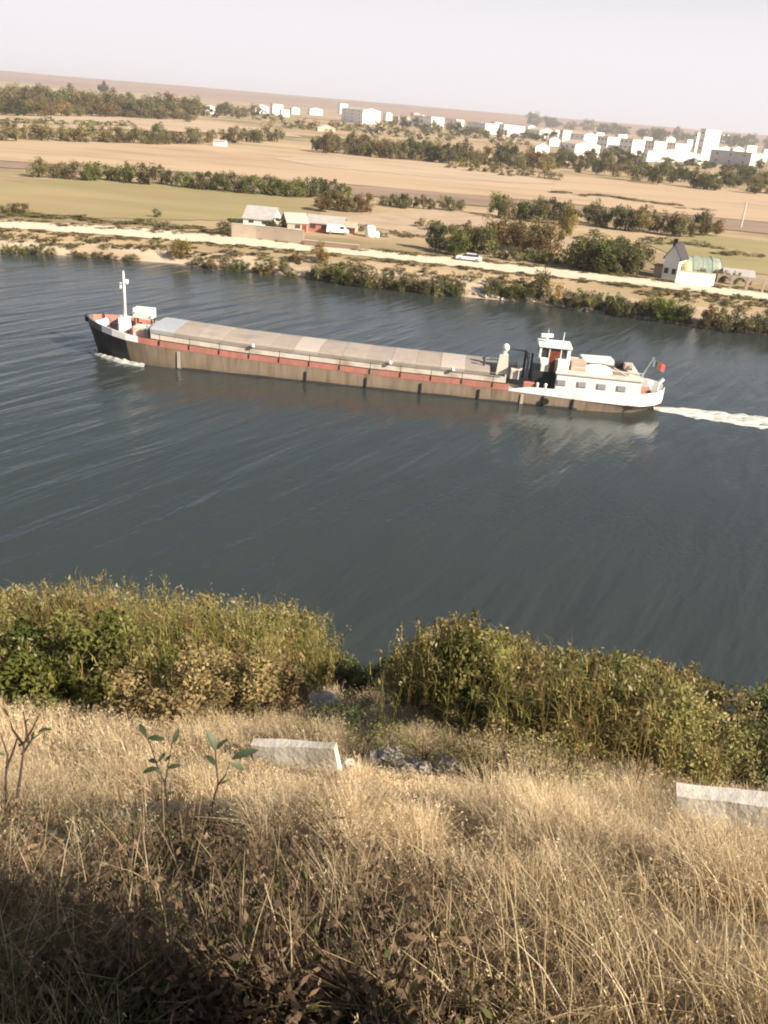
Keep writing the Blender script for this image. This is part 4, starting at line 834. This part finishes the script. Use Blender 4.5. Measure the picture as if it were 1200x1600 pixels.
# dry grass: one object
GAP = [(425, 1100), (560, 1092), (600, 1175), (760, 1205), (900, 1240), (1040, 1262), (1040, 1278), (760, 1226), (600, 1208), (545, 1200), (532, 1152), (440, 1142)]
GAP2 = [(535, 1196), (600, 1206), (760, 1224), (900, 1250), (900, 1285), (760, 1262), (600, 1242), (535, 1230)]
SAPS = [(262, 1262), (316, 1322), (24, 1300)]
def grass():
    out = []; straw = np.array([(.62, .485, .31), (.70, .575, .39), (.54, .41, .245), (.40, .29, .16), (.26, .185, .10)]); grn = np.array([(.16, .16, .06), (.20, .19, .07)])
    sb = [at_near(*p) for p in SAPS]
    for n, y0, y1, hw, hh, wd in ((130000, -2.5, 4.2, 7.5, (.13, .34), .0045), (190000, 3.8, 8.5, 10, (.14, .36), .006), (220000, 8, 19, 20, (.14, .36), .010), (40000, 17, 34, 30, (.3, .6), .022)):
        y = rng.uniform(y0, y1, n); u_ = rng.uniform(-1, 1, n); x = u_*np.abs(u_)**.7*(hw*(.5+.5*(y-y0)/(y1-y0)))
        dens = np.array([noise.noise((a*.8, c*.8, 1.5))+.6*noise.noise((a*2.6, c*2.6, 4.5)) for a, c in zip(x, y)])
        keep = dens > rng.uniform(-.75, .25, n); x, y, dens = x[keep], y[keep], dens[keep]; n = len(x)
        P = np.stack([x, y, znv(zip(x, y))-.02], 1)
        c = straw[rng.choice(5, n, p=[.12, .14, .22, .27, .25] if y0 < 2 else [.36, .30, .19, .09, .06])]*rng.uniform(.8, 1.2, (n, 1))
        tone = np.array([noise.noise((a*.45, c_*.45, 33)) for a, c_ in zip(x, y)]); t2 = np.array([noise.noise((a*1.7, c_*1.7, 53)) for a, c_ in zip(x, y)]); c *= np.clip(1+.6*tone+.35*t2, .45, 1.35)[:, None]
        gp = np.array([noise.noise((a*.5, c_*.5, 21)) for a, c_ in zip(x, y)]); gm = (gp > (.38 if y0 < 2 else .42)) & (rng.uniform(size=n) < .4); c[gm] = grn[rng.integers(0, 2, gm.sum())]
        lean = rng.uniform(.15, .95, n); h = rng.uniform(*hh, n)*np.clip(1+1.2*dens, .3, 2.1); ok = np.ones(n, bool)
        P[(np.hypot(x, y) < .55)] -= [0, 0, .0]; ok &= ~((np.abs(x) < .6) & (y < .9) & (y > -.9))      # the trodden spot where the viewer stands
        for i in range(n):                       # trodden short in front of the slabs and around the saplings, bare in the stony gap
            px, py = proj(P[i])
            if y0 > 3 and inside(px, py, GAP): ok[i] = rng.uniform() < .12; h[i] *= .5
            if y0 > 3 and inside(px, py, GAP2): h[i] = min(h[i], .06+.05*rng.uniform())
            for a, c_ in SLABS:
                if a[0]-.3 < x[i] < c_[0]+.2:
                    yl = a[1]+(c_[1]-a[1])*(x[i]-a[0])/(c_[0]-a[0]); dy = yl-y[i]
                    if -.5 < dy < 3.2: h[i] = min(h[i], .05+.05*max(0, dy)+.03*rng.uniform()+.22*max(0, .55-(x[i]-a[0])/(c_[0]-a[0]))); ok[i] &= not (-.4 < dy < .05)
            for b_ in sb:
                dy = b_[1]-y[i]
                if abs(x[i]-b_[0]*y[i]/b_[1]) < .35 and -.2 < dy < 1.2: h[i] = min(h[i], .06+.10*rng.uniform())
        P, h, lean, c, dens = P[ok], h[ok], lean[ok], c[ok], dens[ok]; n = len(P)
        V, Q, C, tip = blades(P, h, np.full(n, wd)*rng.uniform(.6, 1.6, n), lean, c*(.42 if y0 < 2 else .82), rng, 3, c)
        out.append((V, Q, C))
        k = rng.uniform(size=n) < .30; T = tip[k]; ng = len(T)     # feathery seed heads
        for r in range(4):
            out.append(leaves(T + rng.normal(0, wd*1.3, (ng, 3)), np.full(ng, wd*3.6), c[k]*1.1, rng, .1, .26, .4))
    return merge(out)
o = part('dry_grass', raw_mesh('dry_grass', *grass(), M['grass'])); tag(o, 'dry straw coloured grass covering the steep near slope', 'grass', None, 'stuff')
def weeds():  # weeds coloured dark within the outline of the cast shade, to deepen it
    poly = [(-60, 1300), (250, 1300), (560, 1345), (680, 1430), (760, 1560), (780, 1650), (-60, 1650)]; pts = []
    while len(pts) < 6000:
        u, v = rng.uniform(-60, 780), rng.uniform(1300, 1650)
        if inside(u, v, poly) and noise.noise((u*.009, v*.012, 3.3)) > rng.uniform(-.5, .25): pts.append(at_near(u, v))
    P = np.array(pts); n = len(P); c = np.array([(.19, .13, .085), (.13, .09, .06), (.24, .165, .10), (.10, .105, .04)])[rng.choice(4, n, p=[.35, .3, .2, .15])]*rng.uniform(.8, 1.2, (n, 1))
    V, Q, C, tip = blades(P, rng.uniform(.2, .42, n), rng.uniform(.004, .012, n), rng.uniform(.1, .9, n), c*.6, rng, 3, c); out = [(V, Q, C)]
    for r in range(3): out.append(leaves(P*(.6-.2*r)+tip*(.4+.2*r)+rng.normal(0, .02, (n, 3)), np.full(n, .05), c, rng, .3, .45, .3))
    return merge(out)
o = part('shade_weeds', raw_mesh('shade_weeds', *weeds(), M['grass'])); tag(o, 'withered brown weeds coloured dark to deepen the shade at the lower left', 'weeds', None, 'stuff')
# thick straw stalks near the lower right corner
def stalks():
    n = 900; pts = []
    for i in range(n):
        u, v = rng.uniform(560, 1230), rng.uniform(1400, 1640)
        if u < 700 and rng.uniform() < .6: continue
        pts.append(at_near(u, v))
    for i in range(420): pts.append(at_near(rng.uniform(-40, 560), rng.uniform(1330, 1640)))
    P = np.array(pts); n = len(P); c = np.array([(.62, .50, .31), (.55, .42, .24), (.48, .36, .2)])[rng.integers(0, 3, n)]
    V, Q, C, tip = blades(P, rng.uniform(.2, .5, n), rng.uniform(.006, .011, n), rng.uniform(.2, 1.0, n), c*.6, rng, 4, c)
    return merge([(V, Q, C)])
o = part('straw_stalks', raw_mesh('straw_stalks', *stalks(), M['grass'])); tag(o, 'thick bent straw stalks standing out of the grass at the bottom', 'grass', None, 'stuff')
# reeds and shrubs by the water
def poly_pts(poly, n, test):
    xs = [p[0] for p in poly]; ys = [p[1] for p in poly]; out = []
    while len(out) < n:
        u, v = rng.uniform(min(xs), max(xs)), rng.uniform(min(ys), max(ys))
        if inside(u, v, poly) and noise.noise((u*.5, v*.5, 7.7)) > rng.uniform(-.55, .15): out.append((u, v))
    return np.array(out)
def topcap(P, h, tops, g):
    """real heights of the stand: lower towards its ends"""
    for i in range(len(P)):
        x, y, z = P[i]
        px, py = proj((x, y, z+1.5)); lim = np.interp(px, *zip(*tops)) + abs(g.normal(0, 13)) - 6 + 16*noise.noise((x*.55, y*.55, 2.2))
        d = ray(px, lim); zz = H + d[2]/d[1]*y; h[i] = max(.5, min(h[i], zz-z))
    return h
def reeds(name, label, poly, n, hr, seed, pal, front, tops):
    g = np.random.default_rng(seed); q = poly_pts(poly, n, None); P = np.stack([q[:, 0], q[:, 1], znv(q)], 1); pal = np.array(pal)
    ph = np.array([noise.noise((a*.22, c*.22, seed)) for a, c in q]); h = g.uniform(*hr, n)*(1+.35*ph)*np.clip(.30+(q[:, 1]-np.interp(q[:, 0], *zip(*front)))/6.5, .22, 1)
    h = topcap(P, h, tops, g)
    ci = np.array([noise.noise((a*.55, c*.55, seed+5)) for a, c in q]); idx = np.clip(((ci+.55)/1.1*len(pal)+g.normal(0, .7, n)), 0, len(pal)-1).astype(int); c = pal[idx]*g.uniform(.7, 1.25, (n, 1)); out = []
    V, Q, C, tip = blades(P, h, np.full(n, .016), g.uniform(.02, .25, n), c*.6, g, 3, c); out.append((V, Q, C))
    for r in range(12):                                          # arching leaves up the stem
        t = g.uniform(.30, 1.0, n)[:, None]; B = P*(1-t)+tip*t
        v_, q_, c_, _ = blades(B, g.uniform(.14, .32, n), g.uniform(.016, .032, n)*np.clip(q[:, 1]/22, .6, 1.3), g.uniform(.5, 1.1, n), c*g.uniform(.8, 1.2, (n, 1)), g, 2, c*1.1); out.append((v_, q_, c_))
    k = g.uniform(size=n) < .45; T = tip[k]; m = len(T); pc = np.array([(.30, .26, .13), (.36, .31, .18), (.25, .22, .10)])[g.integers(0, 3, m)]
    for r in range(5): out.append(leaves(T + g.normal(0, .05, (m, 3)) + [0, 0, .05*r-.10], np.full(m, .10), pc, g, .1, .4, 1.0))
    o = part(name, raw_mesh(name, *merge(out), M['grass'])); tag(o, label, 'reeds', None, 'stuff')
OLI = [(.15, .155, .035), (.20, .19, .05), (.25, .22, .065), (.31, .24, .09), (.24, .165, .06), (.19, .12, .045)]
T1 = [(-80, 945), (0, 935), (70, 922), (150, 920), (220, 918), (290, 940), (400, 950), (470, 965), (535, 1000), (560, 1060)]
T2 = [(560, 1090), (600, 1040), (640, 1000), (720, 975), (800, 1005), (870, 1040), (940, 1030), (1000, 1040), (1060, 1060), (1110, 1095), (1140, 1150), (1160, 1200)]
T3 = [(1110, 1130), (1150, 1085), (1300, 1070)]
def wp(*px): return [tuple(at_near(*p)[:2]) for p in px]
F1 = wp((-60, 1104), (120, 1120), (300, 1146), (425, 1138)); F2 = wp((585, 1172), (660, 1205), (760, 1232), (900, 1262), (1040, 1282))
reeds('reed_bed', 'tall yellow green reeds with pale plumes left of the dark gap', F1 + [(-2.0, 21), (-1.6, 33.5), (-12, 35.5), (-27, 36)], 3800, (2.8, 4.4), 11, OLI, F1, T1)
reeds('reed_bed', 'ochre reeds mixed with shrubs right of the dark gap', F2 + [(8.0, 14), (11.2, 22), (15.2, 33), (1.3, 35), (.9, 26)], 1100, (2.4, 4.2), 12, OLI[1:], F2, T2)
reeds('reed_bed', 'dark green reeds at the right border behind the long concrete slab', [(9.6, 15.5), (14, 16), (26, 22), (26, 34), (16.9, 34), (12.2, 22)], 2600, (2.6, 3.7), 13, OLI[:3], [(9, 14.5), (26, 21)], T3)
NSH = {}
def near_shrub(pal, x, y, h, wd, label, group=None, leaf=.13, n=4200, cap=True):
    if cap and y > 8:
        px = proj((x, y, znear(x, y)+1.5))[0]; tt = T1 if px < 548 else (T2 if px < 1135 else T3); h = float(topcap(np.array([(x, y, znear(x, y))]), np.array([h]), tt, np.random.default_rng(1))[0])*1.02
    if y > 8 and pal != 'dark' and 1090 < proj((x, y, znear(x, y)+1))[0] < 1170: return
    pal = 'n_'+pal if 'n_'+pal in PAL else pal; key = (pal, leaf, n)
    if key not in NSH:
        me = [raw_mesh('foliage', *crown(900+len(NSH)*7+i, .5, .5, .52, 34, n, leaf/2.4, pal, spread=.30, aspect=.5, droop=.8), M['leaf']) for i in range(2)]
        NSH[key] = (me, twigs(50+len(NSH), .8, .014, 9, .36).mesh('branches', M['bark']))
    g = random.Random(int(x*100+y*7)); t = thing('shrub', label, 'shrub', (x, y, znear(x, y)-.08), g.uniform(0, 6.28), group); t.scale = (wd, wd, h)
    part('foliage', g.choice(NSH[key][0]), t); part('branches', NSH[key][1], t)
for px, py, h, wd in [(80, 1104, 2.1, 2.6), (150, 1112, 2.0, 2.4), (205, 1110, 1.8, 2.2)]:
    p = at_near(px, py); near_shrub('green', p[0], p[1], h, wd, 'leafy bright green shrub in front of the left reeds', 'bright green shrubs before the left reeds', .13, 5200)
for px, py, h, wd in [(330, 1135, 1.7, 2.2), (395, 1130, 1.8, 2.0), (270, 1140, 1.5, 2.0)]:
    p = at_near(px, py); near_shrub('brownish', p[0], p[1], h, wd, 'rusty brown withered shrub at the foot of the left reeds', 'rusty shrubs below the left reeds', .12)
for x, y, h, wd in [(-3.4, 24, 3.3, 3), (-3.2, 29, 3.6, 3.2), (-3.0, 20.5, 2.5, 2.3)]: near_shrub('pale', x, y, h, wd, 'pale yellow green shrub at the right end of the left reeds by the dark gap', 'pale shrubs by the dark gap', .15)
for x, y, h, wd in [(2.2, 17, 2.8, 2.6), (3.4, 20, 3.3, 3.2), (2.6, 25, 3.7, 3.4), (4.8, 17.5, 2.9, 2.8), (5.4, 24, 3.3, 3.2)]: near_shrub('pale', x, y, h, wd, 'pale olive shrub on the left side of the right hand thicket', 'pale shrubs in the left of the right thicket', .12)
for x, y, h, wd in [(2.4, 13.6, 1.3, 1.7), (3.2, 12.9, 1.4, 1.8), (4.2, 12.2, 1.6, 1.9), (5.2, 11.7, 1.7, 1.9), (6.2, 12.2, 1.9, 2.0), (4.8, 14.0, 2.2, 2.3), (6.8, 14.6, 2.3, 2.4), (3.8, 15.6, 2.4, 2.4), (5.8, 16.4, 2.4, 2.6)]: near_shrub('pale' if x > 4.5 and y < 12.5 else 'olive', x, y, h, wd, 'drooping olive green shrub at the front of the right hand thicket', 'green shrubs at the front of the right thicket', .11)
for x, y, h, wd in [(3.6, 14.6, 2.0, 2.2), (7.4, 13.6, 2.2, 2.0), (6.0, 18.8, 2.8, 2.6)]: near_shrub('brownish', x, y, h, wd, 'brown withered shrub inside the right hand thicket', 'brown shrubs inside the right thicket', .11)
for x, y, h, wd in [(8.6, 18.5, 3.1, 3.0), (10.2, 24, 3.3, 3.2), (12.0, 29, 3.4, 3.2)]: near_shrub('olive', x, y, h, wd, 'olive shrub at the right end of the right hand thicket', 'olive shrubs at the end of the right thicket', .15)
for x, y, h, wd in [(10.8, 16.2, 2.5, 2.8), (12.8, 18.5, 2.8, 3), (11.2, 15.0, 1.8, 2.2)]: near_shrub('dark', x, y, h, wd, 'dark shrub added at the right border to blacken the shadow there', 'dark shrubs above the long slab', .15)
gm = random.Random(21)
def stand(lab, grp, pals, lf, pts, hh, ww):
    for x, y in pts: near_shrub(gm.choice(pals), x, y, gm.uniform(*hh), gm.uniform(*ww), lab, grp, lf)
stand('yellow olive shrub growing among the left reeds', 'shrubs among the left reeds', ('pale', 'olive', 'pale'), .15, [(-4.2-i*1.2+gm.uniform(-.6, .6), gm.uniform(20, 31)) for i in range(14)], (3.0, 4.6), (2.2, 3.4))
stand('ochre withered shrub growing among the left reeds', 'ochre shrubs among the left reeds', ('brownish', 'pale'), .12, [(-3.6-i*1.25, gm.uniform(17.8, 22)) for i in range(10)], (1.8, 3.2), (1.8, 2.6))
stand('yellow olive shrub in the middle of the right hand thicket', 'yellow olive shrubs in the right thicket', ('pale', 'olive', 'pale', 'olive', 'green'), .12, [(1.5+i*.42+gm.uniform(-.3, .3), 15.0+gm.uniform(-.6, 6)+i*.32) for i in range(22)], (2.6, 4.2), (1.7, 2.7))
stand('ochre withered shrub near the water in the right hand thicket', 'ochre shrubs in the right thicket', ('brownish', 'pale', 'brownish'), .12, [(2.0+i*.8, gm.uniform(19, 29)) for i in range(13)], (2.6, 4.2), (2.0, 3.0))
stand('very dark bush added by the water to darken the shaded gap between the thickets', 'dark bushes standing in for shaded water', ('dark',), .12, [(-2.0, 36.4), (-1.2, 36.9), (-.4, 36.6), (.4, 36.3), (1.0, 35.5), (-1.6, 37.2), (.1, 37.2), (.9, 34)], (2.6, 3.6), (2.2, 2.8))  # dark bushes added in place of the black shaded water
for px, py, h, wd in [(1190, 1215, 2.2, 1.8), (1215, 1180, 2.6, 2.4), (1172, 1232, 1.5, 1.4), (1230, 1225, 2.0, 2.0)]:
    p = at_near(px, py); near_shrub('dark', p[0], p[1], h, wd, 'dark shrub added at the right border to blacken the shadow there', 'dark shrubs above the long slab', .13)  # dark leaf colour stands in for the shadow between the clumps
for px, py, h, wd in [(520, 1150, .9, 1.3), (548, 1130, 1.0, 1.4), (470, 1128, .7, 1.0), (570, 1165, .8, 1.1)]:
    p = at_near(px, py); near_shrub('dark', p[0], p[1], h, wd, 'low dark green bush in the gap beside the pale stones', 'low bushes in the gap', .10, 1800)
for px, py, h, wd in [(610, 1176, .6, 1.0), (660, 1186, .6, 1.1), (715, 1200, .6, 1.1), (760, 1216, .8, 1.2), (570, 1182, .5, .8), (800, 1230, 1.0, 1.3), (850, 1243, 1.0, 1.3)]:
    p = at_near(px, py); near_shrub('pale', p[0], p[1], h, wd, 'low pale green plant clump among the rubble below the right hand thicket', 'low plants among the rubble', .09, 1500)
for px, py, h, wd in [(635, 1275, .35, .5), (820, 1320, .4, .55), (985, 1335, .4, .55), (690, 1272, .35, .5), (900, 1330, .38, .5), (860, 1300, .35, .5), (1060, 1345, .3, .4), (760, 1290, .3, .45)]:
    p = at_near(px, py); near_shrub('olive', p[0], p[1], h, wd, 'small green weed growing in the dry grass on the right', 'weeds in the dry grass', .05, 500)
g = random.Random(9)
stones([(g.uniform(488, 535), g.uniform(1082, 1104)) for _ in range(20)], 'pale stone in the small heap by the dark gap', 'stones heaped by the dark gap', (.35, .75), True)
stones([(g.uniform(425, 500), g.uniform(1112, 1128)) for _ in range(7)], 'small pale stone behind the left concrete slab', 'stones behind the left slab', (.25, .5), True)
stones([(g.uniform(585, 770), g.uniform(1146, 1206)) for _ in range(30)], 'dull rubble stone among low plants in front of the right hand thicket', 'rubble before the right thicket', (.18, .42), True)
stones([(545, 1198)], 'flat pale stone beside the right end of the left slab', None, (.2, .24), True)
stones([(765, 1548)], 'rounded pale grey stone in the grass at the bottom right of centre', None, (.16, .18), True)
stones([(283, 1482)], 'small grey stone in the dark shaded grass at the lower left', None, (.13, .15), True)
# saplings
def leaf_me(L=.125, W=.046):
    rows = []
    for i in range(7):
        t = i/6; ww = W*math.sin(math.pi*min(1, t*.93+.05))**.8*(1 if t < .98 else .2); zz = -.25*L*t*t
        rows.append([(L*t, -ww/2, zz+.15*ww), (L*t, 0, zz), (L*t, ww/2, zz+.15*ww)])
    return MB().grid(rows).mesh('leaf', M['sapleaf'], True)
M['twig'] = mat('twig_bark', (.05, .033, .028), .8, .3, 8); M['sapleaf'] = mat('sapling_leaf', (.040, .055, .022), .55, .25, 20, spec=.4); LEAF = leaf_me()
def pt(px, py, dep): d = ray(px, py); return np.array([0, 0, H]) + d*dep
def sapling(label, base, stems, lvs, rad):
    """stems: pixel chains given at the depth of the base; lvs: (px, py, direction degrees in the frame, size, tilt)"""
    b0 = at_near(*base); D = depth(b0); t = thing('sapling', label, 'sapling', b0); b = MB()
    for ch in stems:
        pts = [pt(px, py, D+dd)-b0 for px, py, dd in ch]; n = len(pts); b.tube(pts, [rad*(1-.6*i/(n-1))*(1 if ch is stems[0] else .7) for i in range(n)], 6)
    b.build('stem', M['twig'], t, True)
    g = random.Random(len(label))
    for px, py, an, s, dd in lvs:
        o = part('leaf', LEAF, t); o.location = pt(px, py, D+dd)-b0; a = R_(an)
        xa = Vector(CR*math.cos(a)+CU*math.sin(a)+Fv*g.uniform(-.5, .5)).normalized(); za = Vector(-Fv*.6+CU*.5+CR*g.uniform(-.4, .4)); ya = za.cross(xa).normalized(); za = xa.cross(ya)
        o.rotation_euler = Matrix((xa, ya, za)).transposed().to_euler(); o.scale = (s, s, s)
sapling('two stemmed leafy sapling standing left of the taller one in the dry grass', (262, 1262),
        [[(262, 1262, 0), (258, 1225, 0), (245, 1195, .02), (232, 1155, .05), (227, 1150, .05)], [(258, 1222, 0), (263, 1195, -.03), (268, 1165, -.02), (272, 1150, 0)]],
        [(228, 1150, 125, 1.2, .05), (232, 1153, 5, 1.35, .05), (271, 1160, 68, 1.2, 0), (246, 1192, 165, 1.0, 0), (246, 1200, 190, 1.25, 0), (248, 1190, 60, .9, 0), (262, 1200, 20, 1.1, 0), (268, 1180, 215, .7, 0), (256, 1208, 150, .8, 0), (262, 1240, 20, .6, 0), (252, 1248, 200, .5, 0)], .011)
sapling('taller forked sapling with few dark leaves in the dry grass', (316, 1322),
        [[(316, 1322, 0), (325, 1285, 0), (335, 1245, 0), (341, 1225, 0), (338, 1195, .02), (336, 1172, .04)], [(341, 1226, 0), (352, 1212, 0), (360, 1190, 0)]],
        [(337, 1172, 105, 1.3, 0), (337, 1172, 50, 1.0, 0), (337, 1196, 135, .95, 0), (363, 1186, 25, 1.6, 0), (361, 1192, -30, 1.0, 0), (345, 1225, 30, .5, 0)], .012)
sapling('nearly leafless twiggy shrub at the left border', (24, 1300),
        [[(24, 1300, 0), (28, 1240, 0), (34, 1195, 0), (38, 1160, 0)], [(34, 1180, 0), (50, 1155, .05), (72, 1140, .1)], [(30, 1165, .0), (38, 1160, 0), (50, 1140, -.05), (60, 1120, -.1)], [(37, 1165, 0), (20, 1140, .1), (12, 1115, .1)], [(10, 1290, .05), (9, 1215, .05), (12, 1180, .05), (2, 1150, .05)], [(10, 1200, .05), (22, 1170, .08), (28, 1150, .1)], [(44, 1160, 0), (40, 1130, .1), (36, 1112, .1)]],
        [(50, 1155, 80, .5, 0), (60, 1145, 40, .6, 0), (12, 1118, 120, .5, .1), (9, 1180, 150, .5, 0), (40, 1132, 70, .5, .1), (70, 1140, 10, .5, .1)], .017)
sapling('single low green seedling in the pale grass at centre left', (455, 1300), [[(455, 1300, 0), (455, 1290, 0)]], [(455, 1291, 20, .9, 0), (455, 1291, 160, .8, 0), (455, 1291, 70, .6, 0)], .004)
# unseen shrubs added behind the camera, shaped to throw shade over the lower left
for i, (x, y, h, wd) in enumerate(SHADE):
    near_shrub('olive', x, y, h, wd, 'unseen leafy shrub added behind the viewpoint to cast shade', 'unseen shade shrubs', .19, 2000)
# ------------------------------------------------------------------ haze
def haze():
    m = bpy.data.materials.new('haze'); m.use_nodes = True; t = m.node_tree; t.nodes.clear(); out = t.nodes.new('ShaderNodeOutputMaterial'); v = t.nodes.new('ShaderNodeVolumePrincipled')
    v.inputs['Color'].default_value = (.96, .92, .94, 1); v.inputs['Density'].default_value = HAZE; v.inputs['Anisotropy'].default_value = .1; t.links.new(v.outputs[0], out.inputs['Volume'])
    b = MB(); b.box((0, 4000, 48), (15000, 13000, 104)); o = b.build('haze', m); tag(o, kind='stuff')
haze()
